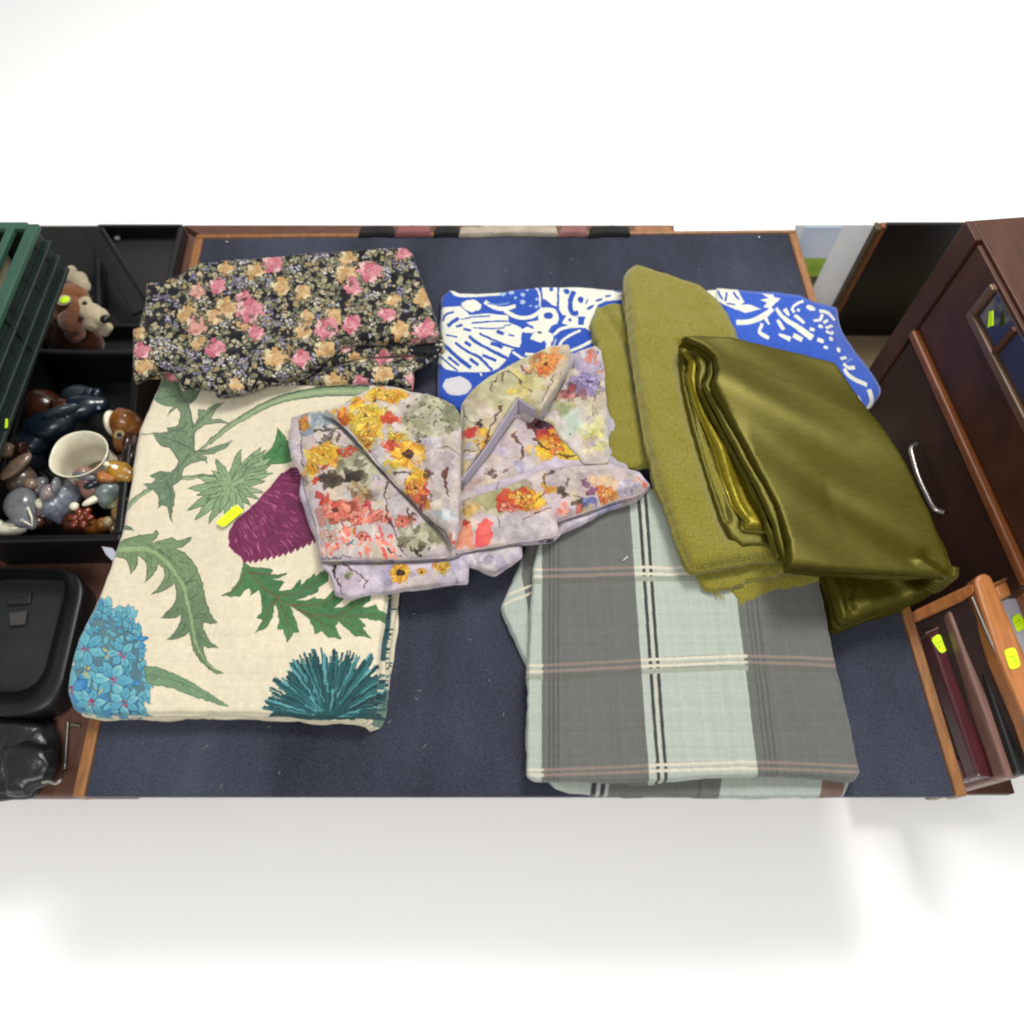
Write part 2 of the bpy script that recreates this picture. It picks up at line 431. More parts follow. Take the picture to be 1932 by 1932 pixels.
# ---- table: baize top, wooden edge, four legs
baize, N, L, b = nodes("navy_baize")
tc = N.new('ShaderNodeTexCoord'); n1 = N.new('ShaderNodeTexNoise'); n1.inputs['Scale'].default_value = 420; n1.inputs['Detail'].default_value = 5
n2 = N.new('ShaderNodeTexNoise'); n2.inputs['Scale'].default_value = 9; n2.inputs['Detail'].default_value = 5
mp = N.new('ShaderNodeMapping'); mp.inputs['Scale'].default_value = (1, .35, 1); L.new(tc.outputs['Object'], mp.inputs[0])
L.new(tc.outputs['Object'], n1.inputs['Vector']); L.new(mp.outputs[0], n2.inputs['Vector'])
ad = N.new('ShaderNodeMath'); ad.operation = 'MULTIPLY_ADD'; ad.inputs[1].default_value = .5; L.new(n1.outputs[0], ad.inputs[0])
ml = N.new('ShaderNodeMath'); ml.operation = 'MULTIPLY'; ml.inputs[1].default_value = .5; L.new(n2.outputs[0], ml.inputs[0]); L.new(ml.outputs[0], ad.inputs[2])
r = N.new('ShaderNodeValToRGB'); r.color_ramp.elements[0].position = .36; r.color_ramp.elements[1].position = .66
r.color_ramp.elements[0].color = lin((37, 40, 52)); r.color_ramp.elements[1].color = lin((78, 82, 98))
L.new(ad.outputs[0], r.inputs[0]); L.new(r.outputs[0], b.inputs['Base Color'])
b.inputs['Roughness'].default_value = .9; b.inputs['Sheen Weight'].default_value = .35; b.inputs['Sheen Roughness'].default_value = .4
b.inputs['Sheen Tint'].default_value = (.75, .8, 1, 1); b.inputs['Specular IOR Level'].default_value = .15
bump(N, L, b, n1.outputs[0], .35, .0008)

tbl = empty("display_table", (0, .6, 0), "display table with a navy baize top edged in a thin strip of wood", "table")
tq = [P(160, 1503), P(1803, 1503), P(1487, 440), P(384, 450)]
def grow(q, a, b_, c, d):  # left, right, front, back (metres)
    return [q[0] + Vector((-a, -c, 0)), q[1] + Vector((b_, -c, 0)), q[2] + Vector((b_, d, 0)), q[3] + Vector((-a, d, 0))]
top = prism("baize_panel", tq, (0, 0, -.012), baize, tbl, .002)
for i, (p, q) in enumerate(((0, 1), (1, 2), (2, 3), (3, 0))):
    if i == 0: continue          # the cloth wraps over the near edge
    a, c = tq[p], tq[q]; d = (c - a).normalized(); n = Vector((d.y, -d.x, 0)); w = (.006, .015, .009, .015)[i]
    e = .0005
    ext = .015 if i == 2 else 0
    A = a - d * ext + n * e; C = c + d * ext + n * e
    prism("edge_strip", [v + Vector((0, 0, .002)) for v in (A, C, C + n * w, A + n * w)], (0, 0, -.03), WOOD_EDGE, tbl, .003)
box("underboard", (0, .62, T - .021), (1.0, .9, .016), WOOD_RED, tbl)
for x in (-.44, .44):
    for y in (.42, 1.02):
        prism("leg", [Vector((x + a * .022, y + b_ * .022, T - .03)) for a, b_ in ((-1, -1), (1, -1), (1, 1), (-1, 1))], (0, 0, -T + .03), WOOD_RED, tbl, .003)
V, F = [], []
for i in range(90):
    yy_ = rng.uniform(475, 1490); q = P(rng.uniform(400 - .2125 * (yy_ - 449), 1470 + .297 * (yy_ - 440)), yy_, .0012); a = rng.uniform(0, 6.28); l = rng.uniform(.0008, .0035); d = Vector((math.cos(a), math.sin(a), 0)) * l; w = Vector((-d.y, d.x, 0)).normalized() * .0004; k = len(V)
    V += [q - d - w, q - d + w, q + w * 1.5 + Vector((0, 0, .0006)), q - w + Vector((0, 0, .0006)), q + d + w + Vector((w.x, w.y, 0)) * 3, q + d]; F += [(k, k + 1, k + 2, k + 3), (k + 3, k + 2, k + 4, k + 5)]
lo = link("lint", mesh("lint", V, F), mat("lint_fibre", (130, 130, 136), .9, .2), tbl); lo['kind'] = 'stuff'
for sx, sy in ((428, 457), (1432, 448)):
    c = P(sx, sy, .001)
    lathe("upholstery_pin", [(.0026, 0), (.0026, .001), (.0018, .002), (.0004, .0024)], c, METAL, tbl, 12)

# ================================================================== the pieces of cloth
# ---- plaid
pl_out = z('I', [(300, 250), (262, 420), (248, 640), (235, 900), (230, 1150), (228, 1425), (262, 1448), (500, 1452), (860, 1446), (1150, 1428), (1400, 1422), (1640, 1430),
                 (1815, 1447), (1836, 1405), (1800, 1250), (1760, 1060), (1715, 860), (1670, 650), (1625, 430), (1575, 200), (1500, 60), (1100, 40), (700, 40)])
plz = .032
pp = Print("plaid_print", np.concatenate([pl_out, z('I', [(60, 1650), (1900, 1650), (60, 300)])]), plz, (186, 195, 183), .0005)
DK, LN, CRM, PNK = (112, 113, 108), (66, 66, 66), (224, 218, 196), (160, 136, 124)
def vband(a0, a1, b0, b1, col, a=1):   # a*: x at y=100, b*: x at y=1400
    def at(u, v, y): return u + (v - u) * (y - 100) / 1300
    pp.poly(z('I', [(at(a0, b0, -100), -100), (at(a1, b1, -100), -100), (at(a1, b1, 1700), 1700), (at(a0, b0, 1700), 1700)]), col, a)
vband(300, 720, 298, 815, DK); vband(1185, 1600, 1340, 1900, DK)
for o in (32, 52, 74): vband(300 + o, 300 + o + 9, 298 + o, 298 + o + 10, LN, .45)
for o in (40, 62, 88): vband(1185 + o, 1185 + o + 9, 1340 + o, 1340 + o + 10, LN, .4)
vband(758, 774, 852, 868, LN); vband(792, 808, 888, 904, LN); vband(776, 791, 870, 886, CRM, .5)
vband(724, 757, 818, 851, (190, 198, 186), .6)
def hband(pts, w, on_dark, on_light):
    pts = np.array(pts, float)
    pp.line(z('I', pts), w * zk('I'), on_dark, .75, smooth=4)
    for lo, hi in ((705, 1330), (200, 300)):
        xs = np.interp([0, 1], [0, 1], [lo, hi]); k = (pts[:, 1].mean() - 100) / 1300
        l2 = lo + (95 * k if lo > 500 else 0) + (15 if lo > 500 else 0); h2 = hi - (110 * (1 - k) if lo > 500 else 0) + 8 * k
        xx = np.linspace(l2, h2, 8); pp.line(z('I', np.stack([xx, np.interp(xx, pts[:, 0], pts[:, 1])], 1)), w * zk('I'), on_light)
for yl, ym, yr in ((432, 424, 418), (464, 455, 448), (895, 872, 850), (925, 902, 880), (1400, 1382, 1362), (1426, 1410, 1392), (-20, -30, -40), (10, 0, -10)):
    hband([(60, yl), (300, yl), (740, ym), (1250, yr), (1900, yr + 22)], 14, PNK, CRM)
for yl, ym, yr in ((490, 480, 472), (950, 928, 906)):
    hband([(60, yl), (300, yl), (740, ym), (1250, yr), (1900, yr + 22)], 24, (104, 104, 98), (164, 170, 152))
pp.mott(.006, .008, 3); pp.threads(.022)
pl_m = cloth("plaid_cotton", pp.image(), grain=.16, nscale=900)
plaid = empty("plaid_fabric", P(1300, 1250), "folded grey and pale green plaid fabric with cream lines at the table's near side", "fabric")
pad("folded_pile", pl_out, .012, plz, pl_m, plaid, .0032, 2, .0045, .0016, 11, ridge=.0008, prt=pp,
    creases=[(z('I', [(300, 300), (290, 900), (285, 1420)]), -.0012, .006), (z('I', [(760, 100), (800, 700)]), .001, .02)])
lower = z('I', [(240, 300), (190, 420), (105, 610), (160, 740), (235, 905), (300, 1200), (330, 1440), (370, 1478), (430, 1500), (560, 1520), (1100, 1528), (1600, 1528), (1760, 1522), (1790, 1440), (1760, 1200), (1600, 400), (1400, 100), (700, 100)])
pq = Print("plaid_under_print", lower, .012, (184, 193, 183), .0006)
def qband(x0, x1, col, a=1): pq.poly(z('I', [(x0, 1350), (x1, 1350), (x1 - 40, 1650), (x0 - 40, 1650)]), col, a)
qband(640, 1180, DK); qband(555, 580, LN); qband(600, 622, LN); qband(1665, 1775, (128, 104, 92)); qband(1075, 1085, LN, .5)
pq.poly(z('I', [(230, 200), (200, 460), (235, 640), (300, 640), (300, 200)]), DK)
for y in (548, 585): pq.line(z('I', [(90, y + 25), (215, y - 25), (300, y - 60)]), 12 * zk('I'), CRM)
pq.mott(.006, .01, 4); pq.threads(.022)
pad("lower_fold", lower, 0, .013, cloth("plaid_cotton_under", pq.image(), grain=.16, nscale=900), plaid, .004, 1, .005, .0015, 12, prt=pq)

# ---- thistle print
th_out = z('T', [(560, -200), (500, 40), (390, 290), (360, 470), (300, 830), (235, 1030), (150, 1250), (60, 1420), (12, 1620), (2, 1710), (40, 1795), (200, 1822), (600, 1818), (900, 1815), (1180, 1828), (1450, 1846),
                 (1600, 1858), (1650, 1700), (1668, 1560), (1685, 1400), (1705, 1250), (1722, 1100), (1740, 700), (1720, 300), (1680, 0), (1640, -200)])
thz = .034
tp = Print("thistle_print", th_out, thz, (238, 227, 198), .00042, .05)
tp.mott(.02, .10, 8, (1, 1, .8)); tp.mott(.012, .004, 9)
G1, G1D, G1L = (140, 160, 120), (76, 98, 80), (168, 186, 142)
def stem(zone, pts, w, col=G1, dark=G1D, light=G1L, taper=None):
    k = zk(zone); s = cr(z(zone, pts), 8)
    tp.line(s, w * k, dark, 1, taper); tp.line(s + [0, .6], w * k * .72, col, 1, taper); tp.line(s + [0, 1.2], w * k * .3, light, .8, taper)
stem('A', [(830, 720), (1040, 545), (1200, 445), (1400, 345), (1600, 270), (1850, 215), (2100, 190), (2500, 190)], 62, taper=(.75, 1.9))
stem('A', [(-40, 1400), (100, 1280), (260, 1170)], 46, taper=(1.1, .8))
stem('A', [(520, 1085), (640, 1075), (760, 1060), (930, 1060)], 42)
stem('A', [(450, 1030), (540, 960), (680, 860), (800, 740), (880, 660)], 40, taper=(1, .9))
def leaf(zone, out, col, col2, edge, ribs=(), rib=G1L, rw=.6, ew=2.2):
    s = z(zone, out); tp.poly(s, col, 1, col2, edge, ew)
    px0 = s.min(0); px1 = s.max(0); segs = [(z(zone, rb)[i], z(zone, rb)[i + 1]) for rb in ribs for i in range(len(rb) - 1)]
    if segs:
        mids = np.array([(a + b_) / 2 for a, b_ in segs])
        for i in range(int((px1[0] - px0[0]) * (px1[1] - px0[1]) / 26)):
            q = rng.uniform(px0, px1); a, b_ = segs[np.argmin(np.linalg.norm(mids - q, axis=1))]; t = (b_ - a) / (np.linalg.norm(b_ - a) + 1e-6)
            sgn = np.sign(t[0] * (q - a)[1] - t[1] * (q - a)[0]); an = .6 * sgn; d = np.array([t[0] * math.cos(an) - t[1] * math.sin(an), t[0] * math.sin(an) + t[1] * math.cos(an)])
            e = q + d * rng.uniform(7, 17)
            if inside(np.array([q, e]), s).all(): tp.line(np.array([q, (q + e) / 2 + rng.normal(0, .6, 2), e]), rng.uniform(.8, 2.2), edge if i % 3 else tuple(np.clip(np.array(col) * 1.2, 0, 255)), .42, (1, .2))
    for rb in ribs: tp.line(z(zone, rb), rw * 2.2, rib, .8, (1.4, .5), 5)
leaf('A', [(400, -60), (330, 90), (300, 180), (252, 245), (330, 315), (420, 335), (475, 345), (430, 385), (402, 452), (445, 390), (500, 350), (545, 400), (548, 440), (525, 520), (480, 560), (392, 562), (410, 612), (250, 622), (300, 690), (330, 740),
           (430, 760), (490, 850), (520, 910), (500, 970), (450, 1030), (330, 1010), (218, 1065), (280, 1085), (240, 1140), (150, 1142), (230, 1190), (300, 1240), (322, 1300), (310, 1390), (350, 1350), (410, 1380), (420, 1480), (445, 1535), (442, 1430),
           (470, 1330), (472, 1230), (455, 1160), (540, 1100), (555, 1010), (560, 980), (640, 930), (740, 900), (790, 900), (805, 938), (806, 870), (760, 840), (860, 832), (1000, 775), (1085, 695), (960, 740), (850, 770), (790, 790), (700, 800), (682, 790),
           (680, 620), (720, 570), (800, 520), (860, 512), (960, 505), (1040, 520), (950, 470), (850, 470), (910, 360), (1000, 298), (880, 330), (800, 390), (722, 372), (730, 450), (690, 530), (655, 480), (640, 380), (620, 330), (700, 260), (752, 165),
           (740, 150), (620, 170), (560, 200), (530, 130), (510, -60)], G1, (102, 126, 102), G1D,
     [[(460, 0), (540, 220), (625, 340), (660, 520), (665, 790)], [(665, 560), (760, 470), (900, 340)], [(665, 800), (500, 700), (290, 640)], [(640, 820), (540, 950), (480, 1030), (380, 1120), (260, 1130)], [(400, 1120), (440, 1250), (430, 1400)],
      [(620, 330), (690, 230), (740, 170)], [(540, 230), (420, 240), (290, 260)], [(670, 800), (850, 800), (1040, 730)], [(620, 600), (520, 590), (410, 580)], [(600, 500), (560, 560), (430, 600)]], (70, 98, 78), .9)
tp.line(z('A', [(60, 628), (180, 630), (270, 626)]), 2.2, (120, 125, 105), .8)
leaf('B', [(175, 45), (250, 70), (295, 120), (230, 108), (160, 108)], (120, 140, 110), (100, 125, 100), G1D)
leaf('A', [(1548, 565), (1600, 640), (1660, 720), (1700, 900), (1640, 922), (1480, 940), (1370, 935), (1400, 860), (1500, 760), (1535, 680)], (70, 128, 74), (98, 150, 88), (54, 92, 62), [[(1560, 600), (1600, 760), (1600, 900)], [(1590, 740), (1480, 900)]], (50, 100, 60), .9)
ctr = np.array([1050, 1160.]); tips = [(905, 885), (1165, 785), (1385, 757), (1300, 830), (1430, 790), (715, 1062), (605, 1190), (605, 1412), (750, 1412), (680, 1512), (820, 1556), (1000, 1470), (1500, 860), (1480, 930), (1440, 1010), (1500, 1030), (1420, 1110), (1400, 1235),
                                          (1345, 1300), (1265, 1370), (1190, 1400), (940, 1440), (1240, 930), (860, 1000), (800, 1300), (700, 1260), (1100, 1420)]
GC = [((156, 182, 136), (128, 160, 118)), ((118, 148, 108), (146, 172, 126)), ((172, 194, 148), (140, 168, 124))]
for i, t in enumerate(tips):
    c1, c2 = GC[i % 3]; d = np.array(t) - ctr
    tp.petal(z('A', ctr - d * .04), z('A', t), (92 - 26 * (i > 14)) * zk('A'), c1, (70, 92, 76), c2, 1.7)
    tp.line(z('A', [ctr + d * .15, ctr + d * .8]), .9, (92, 118, 90), .8)
for i in range(16):
    a = rng.uniform(0, 6.28); d = np.array([math.cos(a), math.sin(a)]) * rng.uniform(90, 190)
    tp.petal(z('A', ctr), z('A', ctr + d), 46 * zk('A'), (170, 192, 144), (96, 120, 94), (142, 170, 124), .9)
# purple flower head
fo = [(1200, 508), (1150, 540), (1080, 622), (1000, 702), (900, 792), (866, 850), (866, 920), (900, 960), (930, 978)]
bot = np.linspace(0, 1, 26); bl = np.stack([945 + bot * 400, 1012 - 20 * np.sin(bot * 9) * 0 - 118 * bot ** 1.7 + 8], 1); bl[1::2] += [6, -22]
fo = fo + [tuple(p) for p in bl] + [(1360, 860), (1420, 700), (1380, 560), (1280, 500)]
tp.poly(z('T', fo), (122, 42, 84), 1, (104, 34, 74), (150, 60, 110), 1.2)
pg = z('T', fo); hub = np.array([870, 560.])
for i in range(420):
    q = np.array([rng.uniform(860, 1380), rng.uniform(520, 1020)])
    if not inside(z('T', q)[None], pg)[0]: continue
    d = q - hub; d /= np.linalg.norm(d); d = d + np.array([.12, .1]); l = rng.uniform(18, 46)
    e = q + d * l
    if not inside(z('T', e)[None], pg)[0]: continue
    c = [(196, 92, 140), (168, 66, 116), (84, 24, 62), (220, 124, 164), (150, 54, 102)][rng.integers(5)]
    tp.line(z('T', [q, (q + e) / 2 + [1, -2], e]), rng.uniform(.9, 2.0), c, .8, (.5, 1.2))
leaf('B', [(60, 262), (200, 215), (400, 160), (500, 150), (555, 103), (568, 150), (540, 190), (470, 260), (560, 232), (650, 210), (715, 183), (760, 226), (840, 215), (940, 183), (900, 240), (820, 290), (750, 312), (850, 360), (930, 430), (1000, 540), (1050, 680),
           (1075, 800), (1090, 900), (1130, 1000), (1170, 1090), (1230, 1138), (1150, 1150), (1080, 1130), (1060, 1160), (1090, 1260), (1150, 1360), (1232, 1428), (1140, 1420), (1075, 1400), (1070, 1470), (1110, 1570), (1180, 1650), (1295, 1705),
           (1220, 1712), (1130, 1660), (1040, 1570), (970, 1450), (930, 1330), (915, 1240), (860, 1290), (790, 1320), (665, 1332), (740, 1280), (790, 1200), (818, 1120), (822, 1045), (760, 1080), (690, 1092), (592, 1090), (660, 1030), (720, 970), (762, 900),
           (772, 820), (765, 740), (745, 688), (700, 740), (600, 795), (488, 822), (560, 770), (600, 700), (640, 620), (640, 560), (600, 500), (558, 468), (540, 540), (500, 610), (408, 692), (437, 610), (440, 520), (420, 440), (370, 402), (332, 402), (330, 480),
           (300, 550), (262, 607), (255, 520), (220, 450), (160, 412), (60, 400)], (132, 156, 112), (98, 122, 92), (76, 92, 70),
     [[(560, 320), (700, 420), (800, 540), (870, 700)], [(860, 720), (930, 640), (990, 560)], [(870, 900), (980, 850), (1050, 780)], [(950, 1100), (1040, 1040), (1120, 1060)], [(860, 700), (980, 660), (1040, 740)],
      [(400, 320), (480, 420), (470, 560)], [(640, 500), (690, 600), (620, 740)], [(800, 980), (740, 1030), (640, 1075)], [(880, 1150), (830, 1250), (720, 1315)], [(1000, 1260), (1080, 1340), (1180, 1410)]], (72, 98, 72), .9)
tp.line(z('B', [(60, 330), (300, 318), (450, 320), (590, 395), (740, 560), (840, 720), (890, 900), (940, 1100), (960, 1250), (1000, 1400), (1090, 1560), (1200, 1680)]), 50 * zk('B'), (158, 188, 134), .85, (1.2, .2), 6)
tp.line(z('B', [(480, 305), (600, 370), (740, 520), (830, 680)]), 1.3, (84, 112, 80), .9, smooth=6)
leaf('C', [(268, 378), (330, 420), (520, 438), (532, 452), (510, 490), (662, 482), (600, 515), (530, 530), (642, 560), (600, 600), (590, 640), (700, 630), (780, 542), (792, 592), (920, 478), (932, 512), (1020, 440), (1042, 470), (1030, 560), (950, 610), (950, 640),
           (850, 690), (740, 725), (830, 730), (912, 698), (930, 720), (1000, 720), (1090, 640), (1150, 660), (1200, 690), (1130, 760), (1085, 795), (1170, 790), (1240, 740), (1320, 710), (1350, 650), (1420, 678), (1422, 730), (1330, 785), (1390, 790), (1472, 768),
           (1500, 820), (1620, 850), (1610, 930), (1480, 910), (1380, 890), (1308, 892), (1382, 950), (1350, 980), (1432, 1078), (1340, 1050), (1280, 1052), (1210, 980), (1130, 918), (1100, 960), (1152, 1074), (1100, 1060), (1042, 1072), (980, 1000), (920, 1032),
           (900, 960), (850, 880), (770, 820), (690, 780), (732, 880), (774, 1012), (730, 1010), (700, 1050), (672, 1108), (640, 1040), (620, 980), (568, 992), (590, 900), (580, 820), (548, 760), (530, 870), (470, 970), (372, 1022), (420, 950), (440, 900), (388, 890),
           (430, 830), (432, 700), (400, 620), (325, 682), (340, 640), (310, 600), (260, 650), (230, 692), (55, 680), (150, 640), (230, 540)], (70, 118, 72), (88, 136, 86), (48, 84, 54),
     [[(290, 430), (420, 580), (570, 700), (700, 770), (900, 850), (1150, 870), (1400, 860), (1590, 890)], [(560, 690), (740, 660), (900, 580), (1020, 470)], [(700, 770), (960, 760), (1120, 680)], [(570, 700), (500, 820), (400, 1000)], [(580, 740), (660, 900), (675, 1080)],
      [(780, 810), (940, 900), (1040, 1040)], [(1000, 860), (1180, 920), (1400, 1060)], [(1150, 860), (1280, 770), (1400, 700)], [(320, 470), (460, 480), (640, 490)], [(280, 480), (200, 620), (80, 680)]], (120, 76, 52), .8, 1.3)
for i in range(60):
    q = np.array([rng.uniform(300, 1560), rng.uniform(430, 1040)]); e = q + np.array([rng.uniform(30, 90), rng.uniform(-20, 30)])
    pass
# teal flower
hub = np.array([1040, 1800.])
arc = [(438, 1700), (520, 1590), (488, 1525), (560, 1500), (525, 1440), (640, 1440), (680, 1360), (695, 1275), (770, 1240), (860, 1195), (985, 1165), (1085, 1155), (1155, 1195), (1225, 1205), (1330, 1240), (1415, 1215), (1460, 1300), (1560, 1340), (1640, 1480), (1640, 1700)]
ar = np.array(arc, float); ang = np.unwrap(np.arctan2(ar[:, 1] - hub[1], ar[:, 0] - hub[0])); rad = np.linalg.norm(ar - hub, axis=1)
core = [tuple(hub + (p - hub) * .8) for p in ar] + [(1640, 1800), (440, 1800)]
tp.poly(z('C', core), (26, 72, 76), 1, (34, 88, 90))
for i in range(330):
    a = rng.uniform(ang[0], ang[-1]); rr = np.interp(a, ang, rad) * rng.uniform(.86, 1.04) if i % 3 else np.interp(a, ang, rad) * rng.uniform(.4, .9)
    r0 = rr * rng.uniform(.25, .6); d = np.array([math.cos(a), math.sin(a)]); n_ = np.array([-d[1], d[0]]) * rng.uniform(-14, 14)
    c = [(24, 66, 72), (36, 92, 98), (20, 56, 62), (52, 116, 118), (96, 166, 172), (30, 80, 84)][rng.integers(6)]
    tp.line(z('C', [hub + d * r0, hub + d * (r0 + rr) / 2 + n_, hub + d * rr + n_ * .5]), rng.uniform(2.2, 4.6), c, .95, (.5, 1.15), 4)
tp.poly(z('C', [(1400, 1880), (1500, 1800), (1560, 1600), (1640, 1500), (1900, 1500), (1900, 1900)]), (32, 78, 76), .6)
# teal band along the right fold
tp.poly(z('C', [(1606, 600), (1668, 600), (1640, 1000), (1600, 1240), (1540, 1250), (1560, 1000), (1590, 800)]), (30, 84, 92))
for i in range(26):
    y = 640 + i * 42; tp.line(z('C', [(1500 + rng.uniform(60, 110), y), (1570 + rng.uniform(40, 110), y - rng.uniform(20, 60))]), rng.uniform(1.5, 4), [(30, 84, 92), (216, 208, 190), (60, 120, 126), (16, 44, 50)][rng.integers(4)], .9)
# blue flower cluster
BL = [((112, 186, 200), (76, 150, 184)), ((134, 204, 206), (90, 168, 190)), ((90, 168, 208), (58, 128, 186)), ((150, 210, 212), (98, 176, 194))]
cl = [(700, 385), (650, 480), (590, 620), (520, 760), (490, 960), (455, 1060), (470, 1290), (1050, 1290), (1040, 1180), (1085, 1080), (1060, 930), (1040, 800), (1030, 650), (980, 590), (970, 490), (890, 430), (800, 470), (770, 390)]
cm_ = np.mean(cl, axis=0); tp.poly(z('M', [tuple(cm_ + (np.array(p) - cm_) * .86) for p in cl]), (52, 98, 126), .85, (84, 128, 132))
cg = z('M', cl)
for i in range(230):
    q = np.array([rng.uniform(460, 1080), rng.uniform(390, 1280)])
    if not inside(z('M', q)[None], cg)[0]: continue
    a = rng.uniform(0, 6.28); l = rng.uniform(55, 95) if q[1] > 620 else rng.uniform(32, 60); e = q + np.array([math.cos(a), math.sin(a)]) * l
    c1, c2 = BL[rng.integers(2) + (2 if q[1] > 950 and rng.random() < .7 else 0)]
    tp.petal(z('M', q), z('M', e), l * .55 * zk('M'), c1, (44, 84, 112), c2, 1)
for i in range(len(cl)):
    for t in (0, .33, .66):
        q = np.array(cl[i]) * (1 - t) + np.array(cl[(i + 1) % len(cl)]) * t; q0 = cm_ + (q - cm_) * .84; e = q + (q - cm_) / np.linalg.norm(q - cm_) * rng.uniform(5, 34) + rng.normal(0, 14, 2)
        c1, c2 = BL[rng.integers(4)]; tp.petal(z('M', q0), z('M', e), rng.uniform(36, 56) * zk('M'), c1, (44, 84, 112), c2, 1)
for c, rr, rot in (((625, 740), 150, .3), ((812, 970), 160, .1), ((515, 1045), 165, .5), ((880, 780), 110, .2), ((900, 1130), 120, .6), ((660, 1140), 120, .9), ((740, 480), 70, .2), ((880, 530), 75, 0)):
    for k in range(6):
        a = rot + k * math.pi / 3 + rng.uniform(-.12, .12); c1, c2 = BL[(k + int(c[0])) % 2 + (2 if c[1] > 900 else 0) * (k % 2)]
        e = np.array(c) + np.array([math.cos(a), math.sin(a)]) * rr * rng.uniform(.85, 1.05)
        tp.petal(z('M', np.array(c) + (e - c) * .1), z('M', e), rr * .52 * zk('M'), c1, (40, 78, 112), c2, 1.2)
        tp.line(z('M', [np.array(c) + (e - c) * .3, np.array(c) + (e - c) * .8]), .7, (50, 108, 150), .7)
    if rr > 100:
        for k in range(8): tp.ell(z('M', np.array(c) + rng.uniform(-28, 28, 2)), 1.7, 1.7, [(190, 50, 90), (150, 40, 80), (220, 90, 120)][k % 3])
for c in ((770, 750), (630, 935), (720, 1050), (780, 800), (640, 900)):
    for k in range(4): tp.ell(z('M', np.array(c) + rng.uniform(-22, 22, 2)), 2, 1.6, (214, 186, 96))
leaf('T', [(412, 1572), (480, 1578), (570, 1610), (690, 1672), (800, 1740), (872, 1790), (800, 1772), (690, 1735), (570, 1690), (480, 1672), (425, 1662)], (132, 162, 120), (112, 146, 112), (88, 116, 90), [[(420, 1615), (560, 1640), (700, 1700), (840, 1776)]], (96, 126, 96), .9)
tp.warp(2.2, 14, 5); tp.mott(.018, .007, 14); tp.threads(.013)
th_m = cloth("thistle_linen", tp.image(), rough=.8, grain=.05, bstr=.18, wscale=300)
thistle = empty("thistle_fabric", P(430, 1050), "folded cream fabric printed with purple and teal thistles, green leaves and a blue flower", "fabric")
def th_dz(x, y): return .0016 * np.sin(x * 9 + y * 5) + .001 * vnoise(x / .16, y / .16, 40)
pad("folded_pile", th_out, .0, thz, th_m, thistle, .0055, 4, .0045, .0013, 21, prt=tp, dz=th_dz, lean=(.014, .0), rough_layers=.004)
def sticker(parent, zone, quad, zt, name="price_sticker"):
    q = [P(*p, zt) for p in z(zone, quad)]; q = [v + (v - sum(q, Vector()) / 4) * .06 for v in q]
    r_ = .36 * min((q[1] - q[0]).length, (q[3] - q[0]).length)
    o = prism(name, rrect(q, r_), (0, 0, -.0006), STICK, parent, 0)
    vs, fs = [], []; a, b_, c, d = q
    for t in (.38, .6):
        for k in range(6):
            if rng.random() < .25: continue
            u0 = .18 + k * .11; u1 = u0 + rng.uniform(.03, .07); n0 = len(vs)
            for u, t2 in ((u0, t), (u1, t), (u1, t + .07), (u0, t + .07)):
                vs.append(a + (b_ - a) * u + (d - a) * t2 + Vector((0, 0, .0002)))
            fs.append((n0, n0 + 1, n0 + 2, n0 + 3))
    if fs: link("faint_print", mesh("faint_print", vs, fs), INK, o)
    return o
sticker(thistle, 'A', [(915, 1540), (1110, 1365), (1195, 1420), (990, 1590)], thz + .0035)

# ---- dark floral print
fl_out = z('J', [(145, 262), (240, 262), (300, 232), (350, 215), (380, 180), (450, 152), (600, 138), (760, 128), (1000, 104), (1300, 82), (1500, 70), (1590, 70), (1625, 92), (1650, 170), (1685, 262), (1720, 360), (1752, 455), (1776, 560),
                 (1650, 574), (1500, 585), (1380, 580), (1240, 590), (1190, 640), (1130, 690), (1050, 740), (950, 780), (830, 806), (660, 866), (535, 886), (520, 842), (430, 830), (340, 836), (322, 800), (285, 745), (240, 738), (150, 764), (72, 800), (66, 660), (68, 522), (128, 506), (140, 380)])
flz = .066
fp = Print("dark_floral_print", np.concatenate([fl_out, z('J', [(1820, 600), (1820, 900), (20, 900)])]), flz, (19, 19, 27), .00042, .03)
ext = z('J', [(0, 20), (1900, 20), (1900, 960), (0, 960)])
def sc_pt(): return np.array([rng.uniform(230, 860), rng.uniform(455, 770)])
LC = [(146, 146, 112), (178, 168, 134), (126, 130, 102), (194, 180, 148), (154, 150, 114), (112, 112, 92), (166, 142, 98)]
for i in range(2500):
    q = sc_pt(); a = rng.uniform(0, 6.28); l = rng.uniform(10, 19)
    e = q + np.array([math.cos(a), math.sin(a) * .8]) * l
    fp.petal(q, e, l * rng.uniform(.5, .8), LC[rng.integers(7)], (18, 18, 24), LC[rng.integers(7)] if i % 3 == 0 else None, 1.5)
for i in range(330):
    c = sc_pt(); n_ = rng.integers(4, 9); col = [(206, 204, 206), (186, 182, 196), (214, 206, 190), (150, 142, 170)][rng.integers(4)]
    for k in range(n_):
        q = c + rng.normal(0, 6, 2) * [1, .8]; rr = rng.uniform(1.9, 3.3)
        fp.ell(q, rr + .9, rr + .7, (20, 20, 30), 0, .9, n=10); fp.ell(q, rr, rr * .85, col, n=10)
